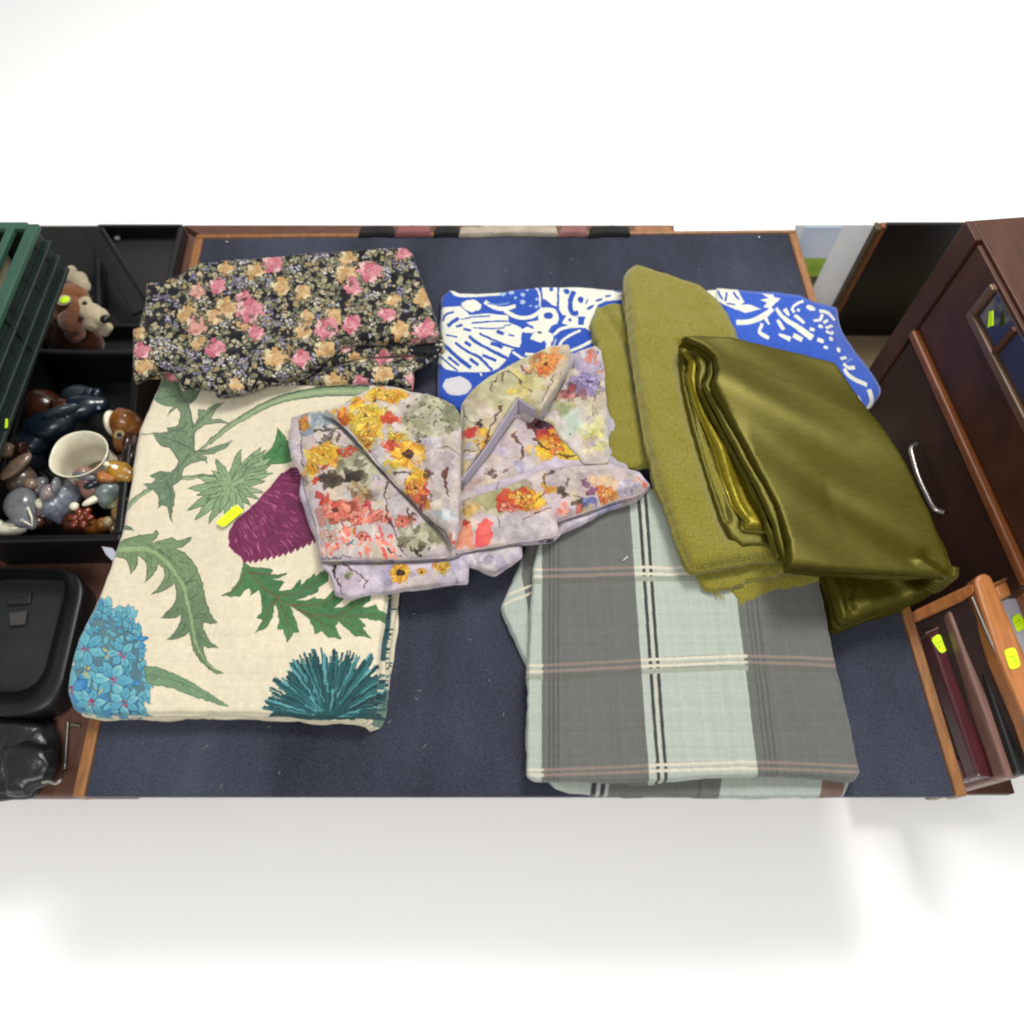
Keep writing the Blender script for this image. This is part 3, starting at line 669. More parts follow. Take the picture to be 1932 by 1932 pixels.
def rose(c, r_, kind):
    c = z('J', c); r_ = r_ * zk('J') * 1.04
    pal = [((214, 140, 148), (196, 106, 122), (228, 182, 180), (180, 92, 108)), ((208, 176, 124), (196, 154, 102), (220, 202, 162), (172, 130, 88)), ((214, 162, 146), (202, 136, 126), (228, 196, 176), (184, 116, 108))][kind]
    fp.ell(c, r_ * 1.08, r_ * .95, (28, 24, 28), 0, .9, wob=.08)
    for k in range(7):
        a = k * .9 + rng.uniform(0, .5); q = c + np.array([math.cos(a), math.sin(a) * .85]) * r_ * .58
        fp.ell(q, r_ * .5, r_ * .42, pal[[0, 2, 1][k % 3]], a, 1, wob=.08)
    fp.ell(c, r_ * .55, r_ * .48, pal[1], 0, 1, pal[0], .08)
    for k in range(4):
        a = rng.uniform(0, 6.28); t = np.linspace(a, a + 2.2, 7); rr = r_ * (.2 + .12 * k)
        fp.line(np.stack([c[0] + np.cos(t) * rr, c[1] + np.sin(t) * rr * .85], 1), 1.1 + .1 * k, pal[3] if k % 2 else pal[2], .85)
PK = [(850, 160, 62), (540, 290, 46), (430, 320, 42), (690, 360, 46), (725, 430, 76), (755, 550, 46), (420, 510, 60), (1390, 200, 66), (1300, 285, 52), (1580, 92, 46), (1150, 530, 66), (1290, 505, 56), (1485, 450, 46), (1700, 540, 68), (530, 640, 56), (1330, 680, 58), (1560, 690, 52), (120, 650, 50), (1010, 700, 48), (1640, 620, 50)]
YL = [(755, 205, 52), (585, 190, 42), (900, 290, 54), (1020, 330, 44), (1260, 215, 62), (1270, 125, 46), (590, 410, 58), (520, 460, 46), (375, 450, 58), (1180, 470, 62), (1040, 465, 44), (1520, 370, 46), (1690, 360, 56), (1560, 540, 56), (870, 700, 62), (1140, 640, 56), (450, 610, 50), (100, 545, 42), (130, 730, 50), (1020, 530, 48), (700, 495, 46), (1720, 620, 46), (640, 840, 40), (1600, 800, 40)]
for x, y, r_ in YL: rose((x, y), r_, 1)
for x, y, r_ in PK: rose((x, y), r_, 0 if rng.random() < .8 else 2)
for x, y, r_ in PK + YL:
    for k in range(8):
        a = rng.uniform(0, 6.28); q = z('J', (x, y)) + np.array([math.cos(a), math.sin(a)]) * r_ * zk('J') * rng.uniform(.75, 1.05)
        fp.petal(q, q + np.array([math.cos(a + 1), math.sin(a + 1)]) * rng.uniform(6, 11), 6.5, LC[rng.integers(7)], (20, 20, 26), None, 1.3)
fp.warp(5, 16, 3); fp.warp(2, 6, 4); fp.mott(.04, .012, 12); fp.mott(.06, .003, 13)
fl_cl = cloth("dark_floral_cotton", fp.image(), grain=.05, bstr=.15, sheen=.1)
floral = empty("floral_fabric", P(560, 620), "black folded fabric covered in small pink and yellow roses", "fabric")
pad("top_fold", fl_out, .05, flz, fl_cl, floral, .004, 1, .0038, .003, 31, prt=fp, rough_layers=.002, ridge=.0035,
    creases=[(z('J', [(370, 640), (440, 690), (520, 800)]), -.004, .006), (z('J', [(400, 620), (500, 670)]), .003, .007), (z('J', [(300, 250), (480, 330), (700, 420)]), .0015, .02), (z('J', [(1230, 600), (1000, 640), (780, 700)]), .002, .02)])
mid = z('J', [(160, 280), (800, 170), (1560, 110), (1700, 360), (1795, 560), (1806, 640), (1745, 668), (1640, 650), (1500, 660), (1380, 660), (1250, 690), (1110, 735), (1000, 790), (700, 820), (360, 800), (120, 780), (100, 540)])
pad("middle_fold", mid, .043, .051, fl_cl, floral, .0045, 1, .0045, .0022, 32, prt=fp, uvoff=(.07, .05), creases=[(z('J', [(830, 806), (950, 780), (1050, 740), (1130, 690), (1190, 640), (1240, 590), (1380, 580), (1500, 585), (1776, 560)]), -.009, .006)])
low = z('J', [(180, 300), (800, 200), (1560, 150), (1680, 400), (1760, 660), (1700, 715), (1632, 745), (1628, 800), (1622, 856), (1545, 822), (1440, 826), (1300, 816), (1150, 826), (1060, 815), (700, 830), (360, 800), (150, 760)])
pad("lower_fold", low, .0355, .044, fl_cl, floral, .0045, 1, .0045, .0026, 33, prt=fp, uvoff=(-.09, .03), creases=[(z('J', [(1000, 800), (1110, 745), (1250, 700), (1380, 668), (1640, 660), (1745, 676)]), -.008, .006)])
und = z('J', [(300, 330), (800, 230), (1500, 190), (1600, 400), (1640, 640), (1600, 780), (1000, 780), (400, 760)])
pad("bottom_fold", und, .0, .036, fl_cl, floral, .004, 3, .008, .001, 34, prt=fp) if False else None

# ---- blue and cream print
bl_out = np.concatenate([z('F', [(140, 85), (250, 115), (400, 120), (600, 112), (800, 80), (1000, 60), (1200, 60), (1400, 62), (1650, 85), (1840, 100)]), [(1356, 545), (1440, 552), (1500, 557), (1508, 640), (1500, 840), (1183, 850), (1000, 850), (900, 800), (828, 748)],
                         z('F', [(30, 1000), (40, 800), (60, 600), (60, 400), (66, 240), (72, 150)])])
blz = .02
bp = Print("blue_print", np.concatenate([bl_out, [(1670, 540), (1670, 800)]]), blz, (36, 80, 184), .00045, .03)
CR, BU = (240, 240, 224), (35, 77, 178)
f_ = lambda pts: z('F', pts); kf = zk('F')
def fc(pts): bp.poly(f_(pts), CR)
def fb(pts, w, col=BU, tp_=None, sm=4): bp.line(f_(pts), w * kf, col, 1, tp_, sm)
fc([(60, 260), (240, 245), (330, 330), (500, 310), (690, 330), (700, 400), (770, 430), (835, 470), (815, 520), (812, 600), (790, 650), (720, 660), (690, 740), (600, 830), (520, 862), (380, 865), (210, 862), (100, 840), (25, 760), (40, 700), (70, 640), (60, 500), (50, 420)])
for p, w in (([(120, 440), (165, 400), (225, 360)], 36), ([(85, 610), (200, 720), (340, 825)], 36), ([(190, 590), (300, 670), (420, 730), (540, 850)], 26), ([(330, 740), (410, 800)], 30), ([(320, 530), (380, 580), (480, 640), (600, 700), (690, 745)], 30), ([(280, 585), (340, 620)], 30),
             ([(525, 600), (580, 612), (640, 640)], 36), ([(450, 710), (580, 760)], 30), ([(420, 505), (560, 570), (700, 630), (790, 650)], 22), ([(580, 480), (650, 512)], 34), ([(690, 520), (750, 532)], 18), ([(270, 460), (340, 480)], 26), ([(360, 452), (520, 456), (660, 450)], 14),
             ([(345, 405), (500, 390), (640, 385), (710, 390)], 16), ([(240, 370), (380, 345), (520, 335)], 14), ([(75, 390), (100, 330), (180, 300)], 22), ([(125, 730), (230, 805)], 24), ([(45, 710), (130, 790), (215, 855)], 16), ([(200, 440), (260, 420)], 26), ([(100, 520), (210, 540)], 16), ([(650, 430), (720, 420)], 12)):
    fb(p, w)
fb([(150, 85), (215, 140), (400, 140), (610, 128)], 34, CR); bp.ell(f_((345, 240)), 92 * kf, 58 * kf, CR, .1, wob=.06); fb([(470, 200), (560, 255), (660, 265), (760, 240)], 38, CR)
fb([(650, 280), (760, 340), (870, 352), (960, 320), (1020, 270)], 38, CR); fb([(490, 215), (600, 230), (700, 210)], 14, (120, 150, 200))
for q, r_ in (((830, 140), 24), ((960, 180), 16), ((955, 250), 18), ((825, 205), 26), ((870, 95), 14), ((720, 120), 24), ((640, 130), 28), ((900, 240), 12), ((760, 170), 14)): bp.ell(f_(q), r_ * kf, r_ * .75 * kf, (190, 208, 228), 0, .9, wob=.15)
fb([(950, 70), (985, 130), (990, 250)], 18, CR)
bp.ell(f_((1068, 352)), 98 * kf, 90 * kf, CR, wob=.04); fc([(860, 400), (960, 380), (1100, 425), (1060, 500), (940, 500), (930, 440)]); fc([(810, 470), (870, 440), (950, 470), (930, 500), (850, 500)])
bp.ell(f_((985, 540)), 88 * kf, 52 * kf, CR, wob=.08); fb([(1070, 590), (1070, 690)], 50, CR); bp.ell(f_((1068, 340)), 46 * kf, 32 * kf, BU); bp.ell(f_((985, 497)), 24 * kf, 12 * kf, (60, 80, 110)); fc([(1040, 480), (1120, 520), (1110, 590), (1040, 590)])
fc([(1005, 60), (1380, 58), (1650, 90), (1845, 100), (1845, 180), (1620, 200), (1540, 232), (1500, 310), (1440, 350), (1350, 345), (1200, 330), (1160, 260), (1080, 230), (1020, 180)])
fb([(1095, 50), (1095, 110)], 36); fb([(1160, 50), (1160, 270)], 20); fb([(1020, 200), (1080, 250)], 50); fb([(1310, 110), (1275, 200), (1290, 310), (1350, 310)], 46); bp.ell(f_((1240, 112)), 30 * kf, 24 * kf, BU, .5)
bp.ell(f_((1372, 188)), 28 * kf, 30 * kf, BU); bp.ell(f_((1465, 258)), 42 * kf, 14 * kf, BU, -.55); bp.ell(f_((1545, 190)), 40 * kf, 12 * kf, BU, -.3); fb([(1600, 160), (1660, 150)], 18); fb([(1690, 105), (1780, 120)], 16); fb([(1740, 150), (1830, 150)], 18); fb([(1420, 230), (1440, 180)], 10)
fc([(1240, 330), (1350, 350), (1345, 440), (1290, 445), (1195, 410)]); bp.ell(f_((1272, 378)), 17 * kf, 17 * kf, BU)
fb([(1490, 290), (1440, 370), (1440, 430), (1500, 480)], 60, CR); fb([(1120, 520), (1190, 465), (1320, 440), (1480, 455), (1500, 550), (1320, 655), (1080, 715), (850, 700)], 28, CR, sm=8); fb([(1150, 655), (1220, 560), (1370, 475)], 24, CR)
fb([(1110, 640), (1140, 560)], 10, CR); bp.ell(f_((210, 1000)), 130 * kf, 92 * kf, (218, 216, 222), wob=.05); fb([(730, 680), (850, 745), (1010, 712)], 22, CR); fb([(430, 870), (440, 900)], 16, CR)
bp.ell(f_((90, 110)), 20 * kf, 14 * kf, CR)
g_ = lambda pts: z('G', pts); kg = zk('G')
def gb(pts, w, col=CR, tp_=None): bp.line(g_(pts), w * kg, col, 1, tp_, 5)
bp.poly(np.concatenate([g_([(320, 60), (1100, 60)]), [(1700, 540), (1700, 800), (1400, 760)], g_([(300, 520), (200, 300)])]), (50, 96, 206), 1, (42, 86, 192))
bp.poly(g_([(0, 40), (300, 58), (385, 215), (340, 245), (420, 235), (560, 290), (390, 325), (330, 300), (200, 255), (0, 150)]), CR)
for p, w in (([(110, 100), (160, 190)], 22), ([(200, 110), (190, 210)], 22), ([(270, 110), (330, 190)], 20), ([(200, 230), (290, 240)], 16)): gb(p, w, BU)
bp.poly(g_([(560, 120), (680, 140), (690, 165), (760, 180), (700, 235), (650, 280), (580, 270), (620, 220), (545, 190), (640, 175)]), CR)
gb([(300, 430), (400, 425), (500, 400), (610, 340), (680, 285)], 56); gb([(600, 380), (640, 450)], 40, CR, (1, .3)); gb([(570, 440), (540, 530), (640, 590)], 36); gb([(710, 280), (790, 380), (920, 470), (1090, 580)], 40, CR, (.8, 1.6)); gb([(800, 285), (845, 360)], 42, CR, (1.2, .5))
gb([(905, 345), (1005, 430)], 36); gb([(870, 300), (900, 250), (1000, 190)], 26); gb([(870, 280), (900, 320)], 30); gb([(725, 400), (790, 505)], 36); gb([(735, 550), (860, 600)], 40, CR, (.6, 1.2)); gb([(890, 560), (985, 600)], 50); gb([(1060, 490), (1110, 500)], 34); gb([(1140, 590), (1210, 605)], 40)
bp.ell(g_((1080, 255)), 56 * kg, 30 * kg, CR); gb([(1180, 260), (1290, 255), (1370, 310)], 40); gb([(1215, 290), (1180, 370), (1105, 400)], 32); gb([(1280, 340), (1220, 400)], 30); gb([(1335, 390), (1240, 460)], 26); gb([(1330, 470), (1290, 510)], 30); gb([(945, 280), (940, 310)], 30)
for q in ((1180, 450), (1262, 497), (1300, 560), (1235, 665)): bp.ell(g_(q), 28 * kg, 20 * kg, CR)
bp.ell(g_((1390, 655)), 24 * kg, 30 * kg, CR); gb([(1405, 755), (1480, 715)], 32); gb([(1440, 800), (1500, 830), (1580, 805)], 44); gb([(1440, 860), (1520, 930), (1720, 965)], 50); gb([(1740, 1010), (1790, 1120), (1740, 1240)], 62); gb([(1600, 1120), (1740, 1300)], 34); gb([(1480, 770), (1560, 700)], 16, (120, 150, 210))
bp.warp(1.2, 12, 6); bp.mott(.015, .006, 5)
bl_m = cloth("blue_print_cotton", bp.image(), grain=.05, bstr=.15)
blue = empty("blue_fabric", P(1000, 640), "royal blue and cream leaf print fabric hanging over the right edge of the table", "fabric")
pad("folded_pile", bl_out, 0, blz, bl_m, blue, .005, 3, .0045, .0012, 41, prt=bp, rough_layers=.003)
loft("hanging_flap", [[(1352, 544, .0225), (1440, 550, .0225), (1502, 556, .022), (1536, 570, .012), (1579, 580, -.004)],
                      [(1352, 600, .0235), (1440, 610, .0235), (1510, 612, .023), (1556, 616, .016), (1586, 619, -.006)],
                      [(1352, 660, .0235), (1450, 670, .0235), (1535, 668, .022), (1575, 664, .014), (1608, 656, -.008)],
                      [(1352, 730, .0235), (1460, 740, .0235), (1560, 738, .02), (1612, 736, .008), (1660, 730, -.014)],
                      [(1352, 790, .0235), (1470, 800, .0235), (1590, 792, .016), (1622, 782, .004), (1645, 768, -.018)]], bl_m, blue, 8, .0025, .001, 42, bp)

# ---- many coloured animal and flower print, loosely gathered
mat_list = []
def mprint(name, outl, zr, base=(212, 204, 202)):
    base = tuple(v * w_ for v, w_ in zip(base, (.97, .94, .96)))
    p = Print(name, outl, zr, base, .00042, .025); p.mott(.035, .02, 60 + len(mat_list)); mat_list.append(name); return p
def sun(p, c, r_, s=1.0):
    p.ell(c, r_ * .9, r_ * .8, (226, 170, 56), wob=.1)
    for k in range(17):
        a = k * .37; e = np.array(c) + np.array([math.cos(a), math.sin(a) * .9]) * r_ * rng.uniform(.9, 1.15)
        p.petal(c, e, r_ * .36, [(232, 178, 48), (240, 198, 84), (206, 140, 36)][k % 3], (150, 90, 24), None, .7)
    p.ell(c, r_ * .34, r_ * .3, (58, 34, 28), wob=.12); p.ell(np.array(c) + [1, -1], r_ * .16, r_ * .13, (98, 60, 40))
def blotch(p, c, r_, cols, n, spread=1.0, el=.7, a=.85):
    for i in range(int(n * .75) + 1):
        q = np.array(c) + rng.normal(0, .5, 2) * r_ * np.array([1, el]) * spread; rr = r_ * rng.uniform(.2, .52)
        col = cols[rng.integers(len(cols))]
        p.ell(q, rr, rr * rng.uniform(.5, .9), col, rng.uniform(0, 3), a * rng.uniform(.6, 1), tuple(np.clip(np.array(col) * rng.uniform(.72, 1.1), 0, 255)), .14, edge=tuple(np.array(col) * .55) if col[0] - col[2] > 70 and rng.random() < .4 else None)
GRASS = [(150, 148, 118), (176, 172, 140), (196, 190, 160), (128, 128, 98), (204, 200, 180), (112, 108, 84)]
YEL = [(236, 196, 50), (244, 212, 86), (226, 160, 40), (240, 180, 40), (220, 120, 40)]
RED = [(206, 62, 40), (224, 90, 50), (190, 44, 40), (236, 120, 70)]
CORAL = [(236, 130, 108), (226, 96, 84), (240, 164, 140), (232, 200, 186), (220, 84, 70)]
DARKB = [(62, 50, 42), (84, 70, 52), (46, 40, 36), (108, 98, 74)]
LILAC = [(196, 186, 200), (214, 204, 212), (176, 166, 190), (222, 214, 214)]
BRN = (84, 48, 42)
def grit(p, pts, n, cols):
    s = np.asarray(pts, float); lo, hi = s.min(0), s.max(0)
    for i in range(n):
        q = rng.uniform(lo, hi); col = cols[rng.integers(len(cols))]
        if i % 3: p.ell(q, rng.uniform(.8, 2.6), rng.uniform(.6, 1.6), col, rng.uniform(0, 3), .75, n=8)
        else: p.line(np.array([q, q + rng.normal(0, 5, 2), q + rng.normal(0, 8, 2)]), rng.uniform(.7, 1.6), col, .7, (1, .3), 3)
GR = [(70, 58, 54), (110, 96, 84), (150, 140, 120), (92, 50, 46), (176, 160, 150), (60, 56, 66), (190, 150, 90)]
def wash(p, pts, n, cols):
    s = np.asarray(pts, float); lo, hi = s.min(0), s.max(0)
    for i in range(n): p.ell(rng.uniform(lo, hi), rng.uniform(10, 34), rng.uniform(7, 20), cols[rng.integers(len(cols))], rng.uniform(0, 3), .3, wob=.15)
WA = [(206, 188, 172), (216, 202, 194), (194, 180, 194), (208, 196, 156), (184, 168, 144), (220, 208, 200), (200, 178, 168), (212, 190, 120)]
def bloom(p, c, r_, pal, n=7):
    c = np.asarray(c, float); a0 = rng.uniform(0, 6)
    for ring, k in ((1.0, n), (.66, n - 1)):
        for i in range(k):
            a = a0 + ring * 2 + i * 2 * math.pi / k + rng.uniform(-.2, .2); c1 = pal[rng.integers(len(pal))]
            p.petal(c, c + np.array([math.cos(a), math.sin(a) * .85]) * r_ * ring * rng.uniform(.85, 1.1), r_ * .62 * ring, c1, tuple(np.array(c1) * .6), pal[rng.integers(len(pal))], 1.2)
    p.ell(c, r_ * .2, r_ * .17, tuple(np.array(pal[0]) * .45), wob=.15)
CO, YO, OR = [(232, 120, 100), (240, 150, 124), (214, 84, 74), (236, 172, 150)], [(240, 204, 70), (228, 170, 46), (244, 216, 110), (214, 140, 40)], [(232, 140, 66), (224, 110, 56), (238, 176, 100)]
def twig(p, zone, pts, w, col=BRN, tp_=(1, .5)): p.line(z(zone, pts), w * zk(zone), col, .9, tp_, 6)
def fin(p, o):
    grit(p, o, 60, GR); p.warp(7, 24, 7); p.warp(2.5, 9, 8); p.mott(.05, .014, 77); p.mott(.025, .004, 78); return p.image()
multi = empty("printed_fabric", P(860, 960, .03), "crumpled many coloured farm print fabric with sunflowers lying across the middle", "fabric")

# lower layer
m0o = np.concatenate([[(600, 1028)], z('D', [(335, 1570), (350, 1640), (400, 1680), (440, 1740), (470, 1850), (600, 1900), (760, 1860), (900, 1850), (1080, 1822), (1300, 1790), (1591, 1770)]),
                      z('E', [(240, 1900), (460, 1960), (620, 1870), (690, 1820), (690, 1690), (960, 1680), (1020, 1625), (1240, 1520), (1480, 1400), (1680, 1310), (1800, 1210), (1700, 1100), (1000, 900), (300, 700)]), [(700, 800), (570, 830), (565, 930)]])
mp0 = mprint("farm_print_a", m0o, .05, (206, 198, 208))
wash(mp0, m0o, 90, WA)
blotch(mp0, (740, 1075), 40, LILAC, 30)
for c, r_ in (((1030, 1710), 95), ((1200, 1690), 45)): sun(mp0, z('D', c), r_ * zk('D'))
blotch(mp0, z('D', (1380, 1660)), 70 * zk('D'), YEL + DARKB[:1], 22); blotch(mp0, z('D', (560, 1720)), 60 * zk('D'), GRASS, 20); blotch(mp0, z('D', (860, 1620)), 40 * zk('D'), YEL[2:], 10)
blotch(mp0, z('D', (700, 1690)), 90 * zk('D'), LILAC, 14); twig(mp0, 'D', [(500, 1600), (620, 1680), (730, 1770), (720, 1840)], 22); twig(mp0, 'D', [(440, 1600), (470, 1740), (540, 1880)], 14, (40, 34, 40)); twig(mp0, 'D', [(560, 1600), (800, 1590)], 10)
blotch(mp0, z('D', (1480, 1720)), 90 * zk('D'), LILAC, 20)
for c, cols, r_ in (((1130, 1480), LILAC, 130), ((1400, 1380), [(150, 160, 220), (190, 190, 226), (214, 206, 226)], 140), ((1640, 1260), LILAC, 120), ((480, 1800), LILAC, 150), ((300, 1850), LILAC, 100)): blotch(mp0, z('E', c), r_ * zk('E'), cols, 24)
blotch(mp0, z('E', (1640, 1180)), 60 * zk('E'), CORAL, 10); blotch(mp0, z('E', (900, 1700)), 70 * zk('E'), [(60, 50, 80), (90, 80, 110)], 10)
bloom(mp0, z('D', (1380, 1660)), 60 * zk('D'), YO)
pad("lower_layer", m0o, .036, .050, cloth("farm_print_cotton", fin(mp0, m0o), grain=.05, bstr=.15), multi, .003, 2, .004, .0014, 51, droop=.002, ridge=.0012, prt=mp0,
    creases=[(z('D', [(330, 1575), (800, 1580), (1200, 1572), (1500, 1550)]), -.012, .005), (z('E', [(140, 1800), (400, 1750), (700, 1700), (960, 1660), (1000, 1610), (1000, 1530), (1240, 1450), (1480, 1360), (1690, 1300)]), -.008, .004), (z('D', [(450, 1590), (470, 1760), (520, 1880)]), -.004, .005), (z('D', [(760, 1870), (960, 1800)]), -.003, .005)])
pad("support_fold", z('E', [(250, 700), (1450, 500), (1640, 1180), (900, 1560), (300, 1600)]), .021, .037, cloth("farm_print_inner", None, (188, 180, 190)), multi, .004, 2, .008, .001, 52)

# left front flap
m2o_ = z('D', [(0, 0)] * 22 + [(1478, 1490), (1420, 1340), (1260, 1200), (1100, 1040), (920, 850), (780, 690), (640, 520), (500, 385), (372, 300)])
m1o = z('D', [(85, 360), (200, 320), (370, 300), (480, 380), (620, 520), (760, 680), (900, 850), (1080, 1040), (1250, 1200), (1400, 1330), (1490, 1480), (1480, 1540), (1200, 1560), (900, 1570), (600, 1570), (345, 1580), (330, 1450), (300, 1250), (240, 1050), (160, 800), (95, 700), (75, 560)])
mp1 = mprint("farm_print_b", m1o, .063, (206, 198, 194))
wash(mp1, m1o, 90, WA)
D = lambda *a: z('D', a); kd = zk('D')
blotch(mp1, D(300, 380), 130 * kd, [(150, 165, 176), (176, 186, 192), (120, 136, 150)], 26); blotch(mp1, D(210, 430), 70 * kd, YEL[2:] + [(170, 120, 60)], 20); blotch(mp1, D(430, 530), 90 * kd, DARKB + [(190, 180, 180)], 16); twig(mp1, 'D', [(270, 490), (400, 480), (520, 470)], 22, (60, 52, 44))
mp1.line(z('D', [(350, 300), (520, 420), (660, 560), (780, 710), (900, 850)]), 90 * kd, (110, 124, 138), .7, (1.3, .3), 6); blotch(mp1, D(520, 430), 90 * kd, [(120, 134, 148), (146, 160, 170), (96, 108, 120)], 22); blotch(mp1, D(130, 640), 60 * kd, LILAC, 16); twig(mp1, 'D', [(160, 420), (175, 620), (190, 800)], 14, (70, 66, 84)); blotch(mp1, D(190, 900), 60 * kd, [(70, 60, 74), (120, 110, 120), (170, 150, 130)], 14); twig(mp1, 'D', [(280, 570), (420, 590), (640, 620)], 14, (60, 70, 60))
blotch(mp1, D(660, 780), 160 * kd, GRASS, 70, 1, .8); blotch(mp1, D(620, 890), 110 * kd, DARKB, 34, 1, .6); blotch(mp1, D(430, 910), 100 * kd, DARKB[:3], 26, .8, .8)
blotch(mp1, D(370, 690), 110 * kd, YEL, 60, .9, .9); blotch(mp1, D(280, 800), 80 * kd, YEL, 34); blotch(mp1, D(560, 650), 60 * kd, RED, 22); blotch(mp1, D(300, 920), 50 * kd, RED, 14); blotch(mp1, D(370, 800), 40 * kd, RED[1:], 6)
for i in range(26): q = np.array([rng.uniform(230, 520), rng.uniform(590, 860)]); twig(mp1, 'D', [q, q + rng.normal(0, 30, 2)], 7, (130, 80, 30))
blotch(mp1, D(700, 1030), 110 * kd, [(190, 160, 110), (140, 120, 80), (210, 190, 150), (110, 80, 60)], 36, 1, .5); blotch(mp1, D(560, 1000), 60 * kd, [(212, 204, 200)], 8)
blotch(mp1, D(380, 1080), 60 * kd, RED[:3], 12); blotch(mp1, D(740, 1140), 55 * kd, [(214, 50, 60), (190, 36, 50)], 14, .8, 1.2); blotch(mp1, D(520, 1180), 170 * kd, CORAL[:2] + [(180, 84, 66), (150, 100, 80)], 60, .9, .45); blotch(mp1, D(470, 1220), 60 * kd, DARKB[1:], 12)
blotch(mp1, D(860, 1230), 90 * kd, CORAL[:3], 22, 1, .5); blotch(mp1, D(1030, 1260), 80 * kd, CORAL[:2], 22, 1, .5)
for i in range(60):
    q = np.array([rng.uniform(330, 1000), rng.uniform(1280, 1540)]); mp1.petal(z('D', q), z('D', q + np.array([rng.uniform(-40, 60), rng.uniform(40, 100)])), rng.uniform(22, 44) * kd, CORAL[rng.integers(4)])
for i in range(40):
    q = np.array([rng.uniform(330, 800), rng.uniform(1270, 1560)]); mp1.ell(z('D', q), 26 * kd, 16 * kd, [(216, 206, 190), (200, 196, 186), (224, 214, 210)][i % 3], rng.uniform(0, 3), .8)
blotch(mp1, D(600, 1440), 50 * kd, [(100, 150, 170), (70, 120, 140)], 10, 1, .5); blotch(mp1, D(420, 1330), 70 * kd, [(150, 156, 150), (180, 186, 180)], 12); blotch(mp1, D(650, 1330), 50 * kd, YEL[2:3], 5)
blotch(mp1, D(960, 1080), 110 * kd, [(206, 198, 200), (196, 186, 192)], 26, 1, 1.4); blotch(mp1, D(1230, 1380), 150 * kd, GRASS, 70, 1, .7); blotch(mp1, D(1180, 1510), 60 * kd, DARKB, 14); blotch(mp1, D(1130, 1220), 50 * kd, DARKB[:2], 10)
twig(mp1, 'D', [(905, 920), (900, 1150), (940, 1280), (1010, 1420), (1070, 1560)], 14); twig(mp1, 'D', [(1080, 1150), (1130, 1300)], 16); twig(mp1, 'D', [(900, 1500), (1030, 1560)], 12, (50, 40, 60)); blotch(mp1, D(800, 900), 40 * kd, LILAC, 8); twig(mp1, 'D', [(340, 1560), (600, 1550)], 14, (110, 110, 120), (1, 1))
for q_, r_, pl_ in (((470, 1170), 130, CO), ((640, 1230), 80, CO), ((1030, 1270), 75, CO), ((860, 1230), 60, CO), ((350, 680), 90, YO), ((270, 800), 70, YO), ((700, 1400), 60, CO), ((420, 1400), 70, [(226, 206, 196), (236, 170, 150), (216, 200, 190)])): bloom(mp1, z('D', q_), r_ * kd, pl_)
pad("front_flap", m1o, .0555, .062, cloth("farm_print_cotton_b", fin(mp1, m1o), grain=.05, bstr=.15), multi, .003, 1, .0038, .0014, 53, droop=.004, ridge=.0012, prt=mp1,
    creases=[(m2o_[22:] - [1.2, -1.2], -.010, .004), (z('D', [(250, 600), (420, 1000), (470, 1540)]), .003, .005), (z('D', [(620, 620), (560, 1000), (640, 1500)]), -.003, .008), (z('D', [(280, 575), (460, 590), (700, 660)]), -.003, .005), (z('D', [(160, 430), (180, 800)]), -.003, .005), (z('D', [(905, 930), (940, 1280), (1060, 1560)]), -.0025, .005), (z('D', [(820, 860), (1100, 1250), (1300, 1480)]), .004, .02)])

# left upper flap, its fold running down to the front
m2o = z('D', [(372, 300), (500, 262), (590, 200), (690, 150), (780, 100), (900, 85), (1000, 100), (1090, 125), (1200, 150), (1350, 200), (1480, 265), (1530, 340), (1545, 480), (1530, 640), (1535, 800), (1525, 1000), (1520, 1250), (1500, 1400), (1478, 1490),
              (1420, 1340), (1260, 1200), (1100, 1040), (920, 850), (780, 690), (640, 520), (500, 385)])
mp2 = mprint("farm_print_c", m2o, .085, (212, 204, 196))
wash(mp2, m2o, 90, WA)
blotch(mp2, D(1330, 330), 230 * kd, GRASS + [(206, 200, 150), (190, 186, 130)], 110, .9, .7, .7); blotch(mp2, D(900, 150), 130 * kd, YEL, 44, 1, .4); blotch(mp2, D(650, 210), 70 * kd, YEL, 18); blotch(mp2, D(930, 260), 90 * kd, [(224, 214, 190), (214, 204, 176)], 16, 1, .5)
blotch(mp2, D(740, 330), 130 * kd, YEL[:2] + [(206, 190, 70)], 50, 1, .7); blotch(mp2, D(530, 320), 80 * kd, YEL[2:] + RED[:1], 24); blotch(mp2, D(730, 470), 120 * kd, YEL[:2], 46, 1, .7); blotch(mp2, D(920, 340), 70 * kd, RED, 20, 1, .5); blotch(mp2, D(800, 190), 30 * kd, DARKB[:2], 8)
blotch(mp2, D(980, 510), 90 * kd, [(206, 190, 70), (190, 180, 90)], 16); blotch(mp2, D(930, 580), 70 * kd, RED + [(120, 60, 36)], 22, 1, .8); blotch(mp2, D(740, 590), 50 * kd, RED[1:] + YEL[2:], 12)
for i in range(30): q = np.array([rng.uniform(480, 1000), rng.uniform(250, 600)]); twig(mp2, 'D', [q, q + rng.normal(0, 34, 2), q + rng.normal(0, 50, 2)], 6, (150, 90, 30))
blotch(mp2, D(820, 660), 80 * kd, [(206, 206, 204), (190, 196, 200)], 18, 1, 1); blotch(mp2, D(1280, 560), 90 * kd, LILAC, 26, 1, .5); blotch(mp2, D(1180, 500), 60 * kd, DARKB[:1] + GRASS[3:], 12); twig(mp2, 'D', [(1180, 660), (1300, 620), (1450, 620), (1540, 690)], 22, (84, 70, 66))
